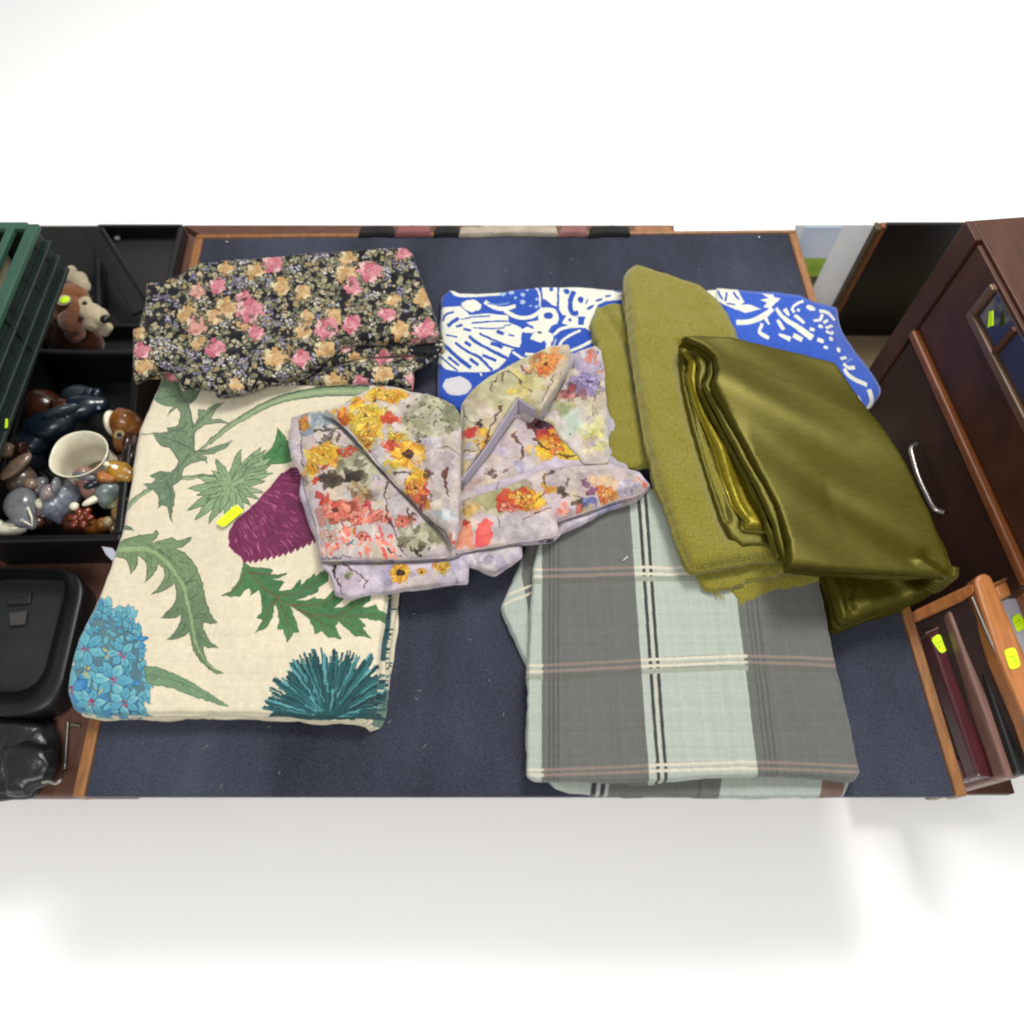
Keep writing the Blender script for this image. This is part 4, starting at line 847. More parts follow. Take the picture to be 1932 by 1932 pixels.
sun(mp2, D(1080, 660), 150 * kd); blotch(mp2, D(950, 760), 80 * kd, YEL[:2] + [(206, 200, 170)], 22); blotch(mp2, D(1180, 830), 70 * kd, YEL, 18); blotch(mp2, D(1270, 820), 55 * kd, [(96, 56, 56), (70, 40, 40), (130, 80, 70)], 14, 1, 1.3)
blotch(mp2, D(1380, 850), 150 * kd, [(206, 192, 190), (214, 202, 198), (196, 182, 184)], 60, 1, 1.6); twig(mp2, 'D', [(1410, 780), (1400, 880), (1430, 1040)], 34, (110, 62, 56), (1.2, .3)); twig(mp2, 'D', [(960, 830), (1090, 830), (1220, 940), (1310, 1080)], 22, (90, 78, 66))
blotch(mp2, D(1130, 960), 110 * kd, YEL + RED[:2], 50, 1, 1.0); blotch(mp2, D(1210, 1090), 80 * kd, RED + [(120, 50, 40), YEL[2]], 30, 1, 1.1); blotch(mp2, D(1400, 1200), 80 * kd, [(206, 210, 214), (190, 200, 206)], 24); blotch(mp2, D(1480, 1420), 50 * kd, RED, 10, .7, 1.3); twig(mp2, 'D', [(1050, 330), (1180, 440)], 8, (150, 140, 120))
for i in range(50): q = np.array([rng.uniform(1050, 1520), rng.uniform(180, 480)]); mp2.ell(z('D', q), 3, 2, (90, 84, 66), 0, .8, n=8)
def m2dz(x, y):
    a = P(630, 900, .08); b_ = P(868, 800, .08); u = (x - a.x) / (b_.x - a.x)
    return .010 * np.clip(u, 0, 1.1) ** 2 - .004 * np.exp(-((u - .55) / .18) ** 2)
for q_, r_, pl_ in (((720, 330), 90, YO), ((750, 470), 95, YO), ((890, 150), 90, YO), ((930, 350), 60, [(206, 70, 44), (226, 100, 56)]), ((970, 520), 70, YO), ((1140, 950), 85, OR + YO[:1])): bloom(mp2, z('D', q_), r_ * kd, pl_)
pad("upper_flap", m2o, .068, .0755, cloth("farm_print_cotton_c", fin(mp2, m2o), grain=.05, bstr=.15), multi, .003, 1, .0038, .0014, 54, droop=.004, ridge=.0012, prt=mp2, dz=m2dz,
    creases=[(z('D', [(640, 200), (820, 520), (1000, 860)]), .0035, .006), (z('D', [(900, 110), (1180, 640), (1300, 1100)]), -.004, .007), (z('D', [(1250, 180), (1400, 500), (1480, 900)]), .003, .006), (z('D', [(1180, 640), (1330, 620), (1520, 660)]), -.004, .007), (z('D', [(1100, 130), (1150, 300), (1250, 500)]), -.003, .008), (z('D', [(1420, 700), (1430, 1050)]), -.003, .012), (z('D', [(1290, 1080), (1440, 1300)]), .004, .012)])

# right fan
E_ = lambda *a: z('E', a); ke = zk('E')
m3o = z('E', [(165, 900), (170, 700), (190, 520), (270, 420), (420, 310), (560, 220), (700, 150), (880, 105), (1090, 68), (1110, 110), (1080, 260), (1000, 430), (850, 640), (800, 600), (740, 540), (655, 480), (600, 560), (500, 740), (400, 880), (300, 1010), (200, 1150), (165, 1160)])
mp3 = mprint("farm_print_d", m3o, .075, (204, 194, 160))
wash(mp3, m3o, 90, WA)
blotch(mp3, E_(560, 350), 300 * ke, [(206, 198, 150), (216, 208, 170), (190, 182, 136), (200, 196, 160)], 90, 1, .8, .7); blotch(mp3, E_(890, 220), 120 * ke, [(226, 140, 70), (230, 170, 100), (206, 110, 56)], 34, 1, .9); blotch(mp3, E_(760, 400), 120 * ke, [(216, 206, 150), (206, 190, 110)], 26); blotch(mp3, E_(600, 420), 50 * ke, [(232, 206, 90)], 8)
blotch(mp3, E_(720, 230), 60 * ke, [(222, 200, 190)], 8); blotch(mp3, E_(240, 780), 80 * ke, RED + [(210, 60, 70)], 20, .8, 1); blotch(mp3, E_(320, 720), 50 * ke, [(60, 34, 40)], 10); blotch(mp3, E_(380, 850), 90 * ke, YEL[2:4] + [(200, 150, 90)], 20, .7, 1.4); blotch(mp3, E_(230, 950), 80 * ke, LILAC, 14)
for p, w in (([(520, 330), (560, 240), (640, 270), (720, 400)], 16), ([(690, 190), (750, 280), (800, 230)], 14), ([(480, 300), (420, 420), (480, 400)], 12), ([(530, 540), (460, 700), (380, 860)], 26), ([(180, 520), (230, 640), (300, 700)], 18), ([(740, 400), (800, 420)], 18), ([(970, 330), (900, 470), (850, 560)], 10), ([(200, 900), (280, 940), (340, 860)], 14)): twig(mp3, 'E', p, w, (96, 72, 56))
def m3dz(x, y):
    a = PN(z('E', (165, 900)), .075); b_ = PN(z('E', (900, 400)), .075); u = (x - a[0]) / (b_[0] - a[0])
    return .012 * np.clip(u, 0, 1.2) + .004 * np.sin(u * 7)
bloom(mp3, z('E', (900, 220)), 110 * ke, OR)
pad("fan_fold", m3o, .062, .068, cloth("farm_print_cotton_d", fin(mp3, m3o), grain=.05, bstr=.15), multi, .0022, 1, .0038, .0014, 55, droop=.002, ridge=.0012, prt=mp3, dz=m3dz,
    creases=[(z('E', [(168, 560), (170, 800), (166, 1150)]), -.008, .005), (z('E', [(1060, 130), (980, 400), (860, 620)]), .005, .006), (z('E', [(480, 640), (380, 840), (230, 1080)]), .004, .008), (z('E', [(520, 560), (440, 720), (300, 960)]), -.004, .005), (z('E', [(660, 270), (760, 420)]), -.002, .008)])
# pale turned edge of the fan
LIL = cloth("farm_print_reverse", None, (186, 176, 196), grain=.06)
loft("turned_edge", [[(866, 912, .066), (905, 862, .071), (942, 808, .075), (977, 752, .078)], [(877, 916, .052), (916, 868, .054), (950, 818, .057), (979, 776, .058)]], LIL, multi, 8, .0018, .0003, 56)
loft("turned_edge", [[(977, 752, .078), (992, 762, .077), (1008, 774, .074), (1021, 785, .070)], [(979, 776, .058), (992, 780, .058), (1008, 788, .057), (1024, 794, .056)]], LIL, multi, 8, .0018, .0003, 57)
loft("turned_edge", [[(1018, 788, .066), (1036, 744, .070), (1058, 694, .069), (1072, 664, .064)], [(1028, 786, .056), (1052, 742, .057), (1076, 694, .056), (1088, 668, .054)]], LIL, multi, 8, .0018, .0003, 58)
# panel inside the V
m5o = z('E', [(640, 560), (800, 600), (960, 640), (1100, 720), (1440, 900), (1440, 1020), (1050, 1060), (860, 1080), (700, 1150), (560, 1200), (300, 1280), (170, 1330), (165, 1240), (240, 1150), (420, 900), (560, 680)])
mp5 = mprint("farm_print_e", m5o, .055, (204, 192, 190))
wash(mp5, m5o, 90, WA)
blotch(mp5, E_(860, 720), 130 * ke, [(60, 34, 52), (90, 50, 70), (110, 40, 40)], 34, 1, .35); blotch(mp5, E_(950, 820), 120 * ke, RED + YEL[2:4] + [(110, 50, 40)], 34, .9, .6); blotch(mp5, E_(980, 930), 150 * ke, YEL[:4], 46, 1, .4); blotch(mp5, E_(1250, 980), 140 * ke, YEL[:2] + [(214, 206, 150)], 26, 1, .3)
twig(mp5, 'E', [(780, 820), (900, 910), (1050, 970), (1200, 950), (1340, 940)], 20, (100, 70, 40)); twig(mp5, 'E', [(620, 780), (680, 880), (700, 990), (640, 1090)], 34, (100, 62, 56), (1.2, .4)); blotch(mp5, E_(450, 1110), 80 * ke, [(84, 54, 52), (214, 206, 200), (120, 80, 70)], 22, 1, .6); blotch(mp5, E_(290, 1200), 70 * ke, [(170, 150, 130), (190, 160, 150)], 14)
blotch(mp5, E_(800, 930), 60 * ke, LILAC, 12); twig(mp5, 'E', [(480, 960), (600, 1000), (700, 980)], 10, (170, 150, 150)); blotch(mp5, E_(700, 1060), 120 * ke, LILAC, 16, 1, .3)
bloom(mp5, z('E', (980, 880)), 90 * ke, OR + YO[:1])
pad("inner_panel", m5o, .044, .052, cloth("farm_print_cotton_e", fin(mp5, m5o), grain=.05, bstr=.15), multi, .002, 1, .004, .0014, 57, droop=.002, ridge=.0012, prt=mp5, creases=[(z('E', [(200, 1160), (420, 900), (600, 660), (655, 590), (740, 650), (860, 720)]), -.008, .005), (z('E', [(170, 1350), (300, 1305), (560, 1222), (820, 1112), (900, 1062), (1100, 1052), (1440, 1025)]), -.008, .005), (z('E', [(620, 780), (690, 950), (640, 1090)]), .004, .012), (z('E', [(430, 920), (690, 980)]), -.002, .01)])
# right panel
m4o = z('E', [(1110, 100), (1200, 60), (1330, 20), (1370, 60), (1400, 200), (1415, 400), (1425, 700), (1445, 960), (1430, 1020), (1240, 1020), (1020, 800), (960, 700), (880, 650), (980, 480), (1070, 320)])
mp4 = mprint("farm_print_f", m4o, .06, (206, 206, 186))
wash(mp4, m4o, 90, WA)
blotch(mp4, E_(1280, 200), 150 * ke, [(186, 170, 196), (170, 156, 190), (206, 190, 206)], 60, 1, 1.1); blotch(mp4, E_(1290, 90), 80 * ke, [(226, 140, 90), (214, 110, 80), (230, 180, 150)], 16, .8, .8); blotch(mp4, E_(1260, 360), 120 * ke, [(150, 134, 180), (170, 150, 190), (130, 116, 160)], 40); blotch(mp4, E_(1390, 230), 50 * ke, CORAL[2:4], 8)
blotch(mp4, E_(1120, 440), 90 * ke, [(150, 60, 60), (110, 50, 50), (206, 130, 120)], 20, 1, .6); blotch(mp4, E_(1060, 580), 110 * ke, [(176, 170, 110), (150, 160, 120), (200, 190, 130)], 26); blotch(mp4, E_(1130, 720), 120 * ke, [(190, 206, 190), (206, 212, 196)], 30); blotch(mp4, E_(1340, 760), 110 * ke, [(226, 216, 110), (214, 210, 160), (232, 226, 170)], 34, 1, 1.4)
blotch(mp4, E_(1300, 560), 90 * ke, [(206, 200, 170), (170, 160, 130)], 20); twig(mp4, 'E', [(1360, 340), (1310, 560), (1260, 680)], 12, (110, 90, 90)); twig(mp4, 'E', [(1400, 330), (1360, 420)], 14, (80, 50, 60)); blotch(mp4, E_(1330, 850), 40 * ke, LILAC, 8)
def m4dz(x, y):
    a = PN(z('E', (1080, 300)), .06); return -.006 * np.clip((x - a[0]) / .06, -.5, 1)
bloom(mp4, z('E', (1270, 330)), 110 * ke, [(150, 136, 182), (176, 160, 200), (130, 116, 160)])
pad("right_panel", m4o, .053, .058, cloth("farm_print_cotton_f", fin(mp4, m4o), grain=.05, bstr=.15), multi, .002, 1, .004, .0014, 58, droop=.002, ridge=.0012, prt=mp4, dz=m4dz, creases=[(z('E', [(1110, 110), (1060, 380), (900, 640)]), -.006, .007), (z('E', [(1250, 420), (1160, 620)]), .003, .01)])
# lower right flap
m6o = z('E', [(165, 1350), (300, 1310), (560, 1230), (820, 1120), (900, 1070), (1100, 1060), (1440, 1035), (1560, 1060), (1700, 1150), (1790, 1215), (1690, 1290), (1480, 1350), (1240, 1440), (990, 1520), (1000, 1600), (960, 1650), (700, 1690), (400, 1740), (140, 1790), (90, 1700), (150, 1560)])
mp6 = mprint("farm_print_g", m6o, .064, (208, 194, 196))
wash(mp6, m6o, 90, WA)
blotch(mp6, E_(500, 1320), 220 * ke, [(170, 164, 120), (190, 184, 140), (150, 150, 104), (206, 196, 160)], 70, 1, .35); blotch(mp6, E_(250, 1400), 90 * ke, [(214, 170, 90), (206, 180, 130)], 20); blotch(mp6, E_(680, 1340), 150 * ke, YEL + RED[:2], 60, 1, .35); blotch(mp6, E_(580, 1410), 80 * ke, RED, 26, 1, .45)
twig(mp6, 'E', [(880, 1120), (900, 1230), (860, 1310), (720, 1420)], 26, (120, 84, 50)); blotch(mp6, E_(930, 1250), 60 * ke, YEL[2:4] + CORAL[:1], 14); blotch(mp6, E_(1200, 1130), 200 * ke, [(200, 184, 180), (212, 198, 186), (190, 176, 176)], 46, 1, .4); twig(mp6, 'E', [(960, 1090), (900, 1140)], 30, (90, 70, 70))
blotch(mp6, E_(1050, 1280), 60 * ke, DARKB[:2], 16, .8, 1); blotch(mp6, E_(1170, 1350), 60 * ke, DARKB[:2], 18, .7, 1.3); blotch(mp6, E_(1280, 1280), 80 * ke, [(110, 60, 90), (150, 90, 130)], 14, 1, .6); blotch(mp6, E_(1270, 1360), 60 * ke, [(90, 100, 190), (120, 130, 206), (190, 190, 220)], 16); blotch(mp6, E_(1420, 1300), 90 * ke, [(232, 140, 60), (236, 170, 100)], 24, 1, .5)
blotch(mp6, E_(1380, 1200), 120 * ke, [(236, 206, 170), (230, 190, 150)], 22, 1, .4); blotch(mp6, E_(1700, 1190), 60 * ke, CORAL[:2], 12); blotch(mp6, E_(1580, 1220), 90 * ke, LILAC + [(190, 190, 224)], 20); blotch(mp6, E_(1060, 1430), 70 * ke, CORAL[:3], 16)
blotch(mp6, E_(700, 1580), 260 * ke, [(212, 200, 202), (204, 192, 196)], 60, 1, .35); twig(mp6, 'E', [(960, 1410), (830, 1460), (700, 1510)], 16, (120, 64, 60)); twig(mp6, 'E', [(480, 1480), (510, 1580)], 14, (90, 84, 70))
mp6.poly(E_((310, 1540), (400, 1510), (440, 1530), (430, 1720), (290, 1745)), (228, 84, 84), 1, (240, 110, 100)); mp6.poly(E_((190, 1490), (270, 1580), (290, 1740), (150, 1790), (130, 1700)), (236, 140, 110), 1, (232, 170, 140)); blotch(mp6, E_(210, 1530), 40 * ke, RED, 8, .7, 1.4); blotch(mp6, E_(220, 1770), 70 * ke, [(206, 206, 214)], 10, 1, .4)
def m6dz(x, y):
    a = PN(z('E', (850, 1150)), .064); b_ = PN(z('E', (500, 1500)), .064)
    return .004 * np.sin((y - b_[1]) * 60)
for q_, r_, pl_ in (((700, 1330), 90, YO + OR), ((580, 1410), 60, CO), ((1400, 1290), 85, OR)): bloom(mp6, z('E', q_), r_ * ke, pl_)
pad("lower_flap", m6o, .0555, .061, cloth("farm_print_cotton_g", fin(mp6, m6o), grain=.05, bstr=.15), multi, .0025, 1, .004, .0014, 59, droop=.004, ridge=.0012, prt=mp6, creases=[(z('E', [(165, 1340), (150, 1560), (95, 1720)]), -.006, .005), (z('E', [(200, 1700), (600, 1560), (980, 1450)]), .0035, .005), (z('E', [(1000, 1500), (1300, 1330), (1700, 1220)]), .0035, .005), (z('E', [(200, 1480), (500, 1420), (900, 1240)]), -.003, .006), (z('E', [(170, 1340), (500, 1290), (850, 1130)]), .004, .008), (z('E', [(860, 1100), (920, 1300), (990, 1520)]), -.003, .006), (z('E', [(880, 1100), (1200, 1150), (1700, 1180)]), .003, .02)])

# ---- olive wool
wool_m = cloth("olive_wool", None, (148, 139, 46), .95, .3, 190, .34, .6, 430, .1)
wool = empty("wool_fabric", P(1280, 850), "folded olive green wool fabric with frayed edges, partly under the dark satin", "fabric")
w_main = z('H', [(300, 38), (268, 60), (250, 92), (248, 130), (256, 220), (268, 320), (284, 440), (302, 560), (326, 700), (352, 850), (378, 960), (405, 1060), (440, 1170), (478, 1280), (520, 1380), (562, 1462), (640, 1448), (740, 1430), (850, 1412), (950, 1406), (1000, 1380), (1000, 1100), (900, 700), (820, 480),
                 (775, 388), (762, 350), (720, 260), (668, 190), (600, 140), (480, 98), (380, 66)])
low_s = z('H', [(498, 420), (502, 500), (514, 620), (545, 760), (585, 900), (640, 1080), (690, 1230), (735, 1320)])
def wdz(x, y):
    a = P(1215, 850, .07); return -.006 * np.clip((x - a.x - .08) / .12, 0, 1) + .0025 * np.sin(y * 16)
pad("top_roll", w_main, .044, .068, wool_m, wool, .011, 2, .0045, .0022, 61, dz=wdz, ragged=.0012, creases=[(low_s - [2, 0], -.008, .006)])
w_left = z('H', [(110, 240), (180, 228), (262, 222), (300, 400), (340, 700), (400, 985), (330, 985), (262, 1004), (210, 985), (168, 950), (160, 800), (150, 620), (120, 450), (90, 320)])
pad("side_fold", w_left, .022, .038, wool_m, wool, .005, 2, .0042, .002, 62, ragged=.0025, creases=[(w_main[4:13] - [3, 0], -.010, .005), (z('H', [(130, 245), (200, 350), (285, 480), (320, 640)]), -.006, .007), (z('H', [(200, 300), (290, 440)]), .004, .012)])
w_in = z('H', [(380, 300), (900, 480), (1240, 700), (1420, 1300), (1000, 1380), (620, 1400), (460, 1000)])
pad("inner_fold", w_in, .021, .045, wool_m, wool, .006, 3, .008, .001, 63)
w_f1 = z('H', [(560, 1440), (585, 1480), (606, 1530), (632, 1578), (668, 1560), (720, 1556), (850, 1520), (1000, 1480), (1000, 1400), (800, 1400)])
pad("front_flap", w_f1, .033, .042, wool_m, wool, .004, 1, .0035, .002, 64, ragged=.003)
w_f2 = z('H', [(716, 1545), (745, 1590), (780, 1645), (815, 1630), (900, 1590), (1050, 1556), (1192, 1526), (1186, 1470), (1000, 1440), (800, 1480)])
pad("front_flap", w_f2, .021, .034, wool_m, wool, .005, 2, .0035, .0025, 65, ragged=.002, creases=[(z('H', [(830, 1560), (1000, 1520), (1180, 1500)]), .003, .008)])
# frayed threads along the cut edges
def fray(path, zt, n, ln, seed):
    r_ = np.random.default_rng(seed); p = z('H', path); q = resample(np.concatenate([p, p[::-1][1:-1]]), 1)[:int(len(resample(np.concatenate([p, p[::-1][1:-1]]), 1)) / 2)]
    V, F = [], []
    for i in range(n):
        s = q[r_.integers(len(q))]; a = P(*s, zt)
        d = Vector((r_.normal(0, .5), r_.normal(-.6, .5), r_.uniform(-.5, .1))).normalized() * ln * r_.uniform(.4, 1)
        e = a + d; m_ = (a + e) / 2 + Vector((r_.normal(0, 1), r_.normal(0, 1), 1)) * ln * .15; w = Vector((.0004, .0003, .0002)); k = len(V)
        V += [a - w, a + w, m_ - w, m_ + w, e]; F += [(k, k + 1, k + 3, k + 2), (k + 2, k + 3, k + 4)]
    return V, F
V, F = [], []
for path, zt, n, ln, sd in (([(562, 1462), (640, 1448), (850, 1412), (950, 1406)], .062, 50, .008, 1), ([(585, 1480), (632, 1578), (720, 1556)], .037, 50, .010, 2), ([(96, 320), (122, 450), (150, 620), (160, 800), (168, 950)], .033, 110, .005, 3), ([(640, 1560), (690, 1600)], .035, 10, .02, 4), ([(780, 1645), (900, 1590)], .03, 14, .006, 5)):
    v, f = fray(path, zt, n, ln, sd); k = len(V); V += v; F += [tuple(i + k for i in t) for t in f]
o = link("frayed_thread", mesh("frayed_thread", V, F), mat("olive_thread", (150, 142, 66), .9, .2), wool); o['kind'] = 'stuff'

# ---- olive satin
def satin_mat(name, c0, rough, metal):
    m, N, L, b = nodes(name); tc = N.new('ShaderNodeTexCoord'); mp = N.new('ShaderNodeMapping'); mp.inputs['Scale'].default_value = (60, 900, 200); mp.inputs['Rotation'].default_value = (0, 0, .25)
    no = N.new('ShaderNodeTexNoise'); no.inputs['Scale'].default_value = 1; no.inputs['Detail'].default_value = 3; L.new(tc.outputs['Object'], mp.inputs[0]); L.new(mp.outputs[0], no.inputs['Vector'])
    r = N.new('ShaderNodeValToRGB'); c = np.array(lin(c0)); r.color_ramp.elements[0].color = (*(c[:3] * .72), 1); r.color_ramp.elements[1].color = (*(c[:3] * 1.25), 1)
    r.color_ramp.elements[0].position = .3; r.color_ramp.elements[1].position = .7
    L.new(no.outputs[0], r.inputs[0]); L.new(r.outputs[0], b.inputs['Base Color']); b.inputs['Metallic'].default_value = metal; b.inputs['Roughness'].default_value = rough
    b.inputs['Specular Tint'].default_value = (1, .92, .4, 1); b.inputs['Specular IOR Level'].default_value = .6
    bump(N, L, b, no.outputs[0], .2, .0004); return m
sat_m = satin_mat("olive_satin", (80, 74, 11), .46, .4)
satin = empty("satin_fabric", P(1560, 880), "folded dark olive satin fabric with shiny layered edges on top of the wool", "fabric")
s_top = z('H', [(520, 384), (610, 376), (760, 384), (900, 410), (1080, 440), (1240, 480), (1262, 505), (1290, 548), (1400, 720), (1500, 880), (1600, 1040), (1700, 1190), (1780, 1340), (1822, 1440), (1812, 1470), (1760, 1492), (1700, 1484), (1500, 1480), (1190, 1474), (1014, 1456),
                (1005, 1352), (962, 1180), (905, 1070), (850, 970), (790, 860), (722, 742), (652, 620), (672, 560), (662, 480), (610, 425)])
def sdz(x, y):
    a = P(1480, 820, .11); u, v = x - a.x, y - a.y
    w1 = v * .82 + u * .45
    return (.010 * np.exp(-((w1 - .035) / .045) ** 2) - .011 * np.exp(-((w1 + .05) / .05) ** 2) * np.clip((u + .05) / .1, 0, 1) + .006 * np.exp(-((w1 + .16) / .06) ** 2)
            - .010 * np.clip((w1 - .08) / .1, 0, 1) - .012 * np.clip((u - .12) / .14, 0, 1) ** 2 - .045 * np.clip(u + .05, 0, .3) + .0012 * np.sin(w1 * 70 + u * 20))
sl_top = .112
pad("top_sheet", s_top, .084, sl_top, sat_m, satin, .0035, 2, .004, .0003, 71, dz=sdz, creases=[(z('H', [(1640, 1420), (1740, 1490)]), .006, .008), (z('H', [(1700, 1380), (1800, 1440)]), -.005, .008)])
sh2 = [(508, 392), (560, 400), (618, 440), (640, 490), (636, 560), (612, 610), (640, 680), (700, 790), (770, 920), (830, 1030), (890, 1150), (940, 1270), (975, 1400), (1000, 1452), (1040, 1430), (1020, 1300), (950, 1100), (850, 920), (740, 730), (700, 600), (690, 480), (600, 396)]
pad("middle_sheet", z('H', sh2), .093, .101, sat_m, satin, .0036, 1, .003, .0010, 72, creases=[(s_top[17:] + [1.5, 0], -.012, .0035)])
sh2b = [(505, 405), (540, 430), (572, 470), (590, 530), (582, 580), (592, 640), (660, 780), (740, 920), (820, 1070), (880, 1200), (925, 1330), (950, 1420), (1040, 1430), (1020, 1300), (950, 1100), (850, 920), (740, 730), (700, 600), (690, 480), (600, 396)]
pad("middle_sheet", z('H', sh2b), .083, .0905, sat_m, satin, .0036, 1, .003, .001, 73, creases=[(z('H', sh2[:12]) + [1.5, 0], -.012, .0035)])
rib = [(520, 450), (548, 490), (545, 600), (580, 700), (640, 860), (700, 1030), (760, 1180), (815, 1250), (812, 1272), (900, 1276), (1000, 1276), (960, 1060), (800, 740), (690, 560), (620, 460)]
def rdz(x, y):
    return .004 * np.sin(y * 45) * 1
sat_b = satin_mat("olive_satin_highlight", (140, 126, 24), .42, .4)  # same satin in a brighter tone: the fold's highlight is in its colour
pad("ribbon_fold", z('H', rib), .070, .0785, sat_b, satin, .006, 1, .003, .002, 74, dz=rdz, creases=[(z('H', sh2b[:12]) + [0, 0], -.012, .005), (z('H', [(560, 500), (600, 720), (700, 960), (800, 1230)]), .004, .006)])
low_ = [(498, 420), (502, 500), (514, 620), (545, 760), (585, 900), (640, 1080), (690, 1230), (735, 1320), (790, 1365), (900, 1365), (1020, 1390), (1010, 1200), (920, 960), (760, 660), (640, 430)]
pad("bottom_sheet", z('H', low_), .062, .070, sat_m, satin, .004, 1, .003, .0016, 75, creases=[(z('H', rib[:8]) + [1, 0], -.010, .004), (z('H', rib[7:11]) + [0, 2], -.016, .006), (z('H', [(530, 560), (600, 860), (720, 1240)]), -.004, .006)])
s_fl = z('H', [(1186, 1470), (1206, 1520), (1225, 1600), (1245, 1670), (1262, 1718), (1300, 1710), (1420, 1665), (1580, 1614), (1680, 1570), (1745, 1535), (1790, 1505), (1760, 1440), (1500, 1400), (1200, 1400)])
pad("front_fold", s_fl, .012, .060, sat_m, satin, .008, 3, .004, .003, 76, creases=[(z('H', [(1300, 1480), (1305, 1560), (1285, 1620), (1300, 1660)]), -.006, .004), (z('H', [(1500, 1500), (1590, 1600)]), .008, .010), (z('H', [(1560, 1490), (1700, 1560)]), -.007, .008), (z('H', [(1200, 1500), (1260, 1700)]), .006, .006)])
pad("corner_gather", z('H', [(1650, 1450), (1720, 1440), (1812, 1462), (1806, 1500), (1740, 1545), (1690, 1530)]), .055, .085, sat_m, satin, .006, 3, .0035, .004, 77, creases=[(z('H', [(1690, 1470), (1760, 1520)]), .006, .004), (z('H', [(1720, 1460), (1785, 1500)]), -.006, .004)])
pad("inner_fold", z('H', [(700, 520), (1180, 560), (1500, 1000), (1620, 1380), (1100, 1380), (900, 1000)]), .045, .103, sat_m, satin, .004, 4, .009, .001, 78) if False else None

# lint on the plaid
tube("lint_thread", [P(1176, 1058, .0345), P(1179, 1055, .036), P(1184, 1050, .0345)], .0009, mat("white_lint", (235, 235, 230), .9, .05))
tag(bpy.data.objects["lint_thread"], "tiny white thread lying on the plaid fabric", "thread")

# ================================================================== left: bench, crates, china
ZB = -.12                      # bench top below the table top
bench = empty("side_bench", (-.75, .6, 0), "low reddish brown wooden bench along the left side of the table", "bench")
bx0, bx1 = -1.02, -.53; by0 = P(100, 1503, ZB).y; by1 = P(360, 424, ZB).y
prism("seat_board", [Vector((bx0, by0, T + ZB)), Vector((bx1, by0, T + ZB)), Vector((bx1, by1, T + ZB)), Vector((bx0, by1, T + ZB))], (0, 0, -.03), WOOD_RED, bench, .004)
for x in (bx0 + .04, bx1 - .04):
    for y in (by0 + .32, by1 - .1): box("leg", (x, y, (T + ZB - .03) / 2), (.05, .05, T + ZB - .03), WOOD_RED, bench)
prism("side_panel", [Vector((bx0, by0 + .25, T + ZB - .03)), Vector((bx1, by0 + .25, T + ZB - .03)), Vector((bx1, by0 + .265, T + ZB - .03)), Vector((bx0, by0 + .265, T + ZB - .03))], (0, 0, -.3), WOOD_RED, bench)

def tray(name, quad, zf, h, wall, m, label, m_in=None, rnd=0, cat="tray", group=None):
    """open tray: quad is its inside at the rim, measured; floor and four walls"""
    c = [P(*p, zf + h) for p in quad]; ctr = sum(c, Vector()) / 4
    t = empty(name, (ctr.x, ctr.y, T + zf), label, cat, group)
    prism("base", [v + (v - ctr).normalized() * wall * .6 - Vector((0, 0, h - .004)) for v in c], (0, 0, -.004), m_in or m, t, .001)
    for i in range(4):
        a, b_ = c[i], c[(i + 1) % 4]; d = (b_ - a).normalized(); n = Vector((d.y, -d.x, 0))
        if n.dot(ctr - a) > 0: n = -n
        e = wall if i % 2 == 0 else 0
        prism("wall", [a - d * e, b_ + d * e, b_ + d * e + n * wall, a - d * e + n * wall], (0, 0, -h), m, t, .003)
    return t
# upper grey tray with a leaning black lid
tray("grey_tray", [(190, 610), (296, 610), (336, 427), (190, 427)], ZB, .035, .008, BLACK_PL, "dark grey shallow tray at the back beside the floral fabric", GREY_PL)
lid = empty("black_board", P(210, 500, ZB), "black flat lid propped diagonally across the grey tray", "lid")
q = [P(150, 428, -.02), P(185, 428, -.02), P(280, 580, -.075), P(250, 592, -.075)]
prism("panel", q, (0, 0, -.008), BLACK_MATT, lid, .002)
prism("ridge", [P(186, 428, -.017), P(194, 428, -.017), P(288, 578, -.07), P(281, 580, -.072)], (0, 0, -.012), BLACK_PL, lid, .002)
for sx, sy in ((222, 451),):
    lathe("stud", [(.006, 0), (.006, .004), (.003, .006)], P(sx, sy, ZB + .006), mat("pale_stud", (170, 165, 160), .4), lid, 14)

lm = prism("black_liner", [P(40, 662, ZB + .003), P(262, 662, ZB + .003), P(186, 427, ZB + .003), P(40, 427, ZB + .003)], (0, 0, -.0025), BLACK_MATT, None, 0); tag(lm, "flat black sheet on the bench under the toy dog", "sheet")
# toy dog
FUR_B = mat("tan_fur", (138, 84, 42), .95, .35, 90, bmp=.6, sheen=.3, dist=.004); FUR_W = mat("cream_fur", (206, 190, 156), .95, .15, 90, bmp=.6, sheen=.3, dist=.004)
FUR_D = mat("rust_fur", (104, 56, 32), .95, .3, 90, bmp=.6, sheen=.3, dist=.004); NOSE = mat("black_nose", (22, 18, 18), .3, .1)
dz_ = -.03
dog = empty("toy_dog", P(140, 640, ZB), "brown and white toy dog with a round yellow tag, behind the black crate", "toy")
def pp_(x, y, h=0): return P(x, y, dz_ + h)
blob("body", [(pp_(110, 610, -.05), (.035, .05, .045)), (pp_(140, 630, -.055), (.045, .04, .04)), (pp_(165, 648, -.06), (.03, .025, .025))], FUR_D, dog, .004)
blob("head", [(pp_(133, 570), (.034, .036, .03)), (pp_(150, 590, .0), (.026, .026, .024)), (pp_(122, 590, -.005), (.028, .03, .026))], FUR_B, dog, .003)
blob("muzzle", [(pp_(172, 592, .004), (.022, .02, .018)), (pp_(188, 598, .002), (.016, .018, .015)), (pp_(176, 608, -.004), (.02, .017, .014)), (pp_(160, 575, .012), (.012, .018, .012))], FUR_W, dog, .003)
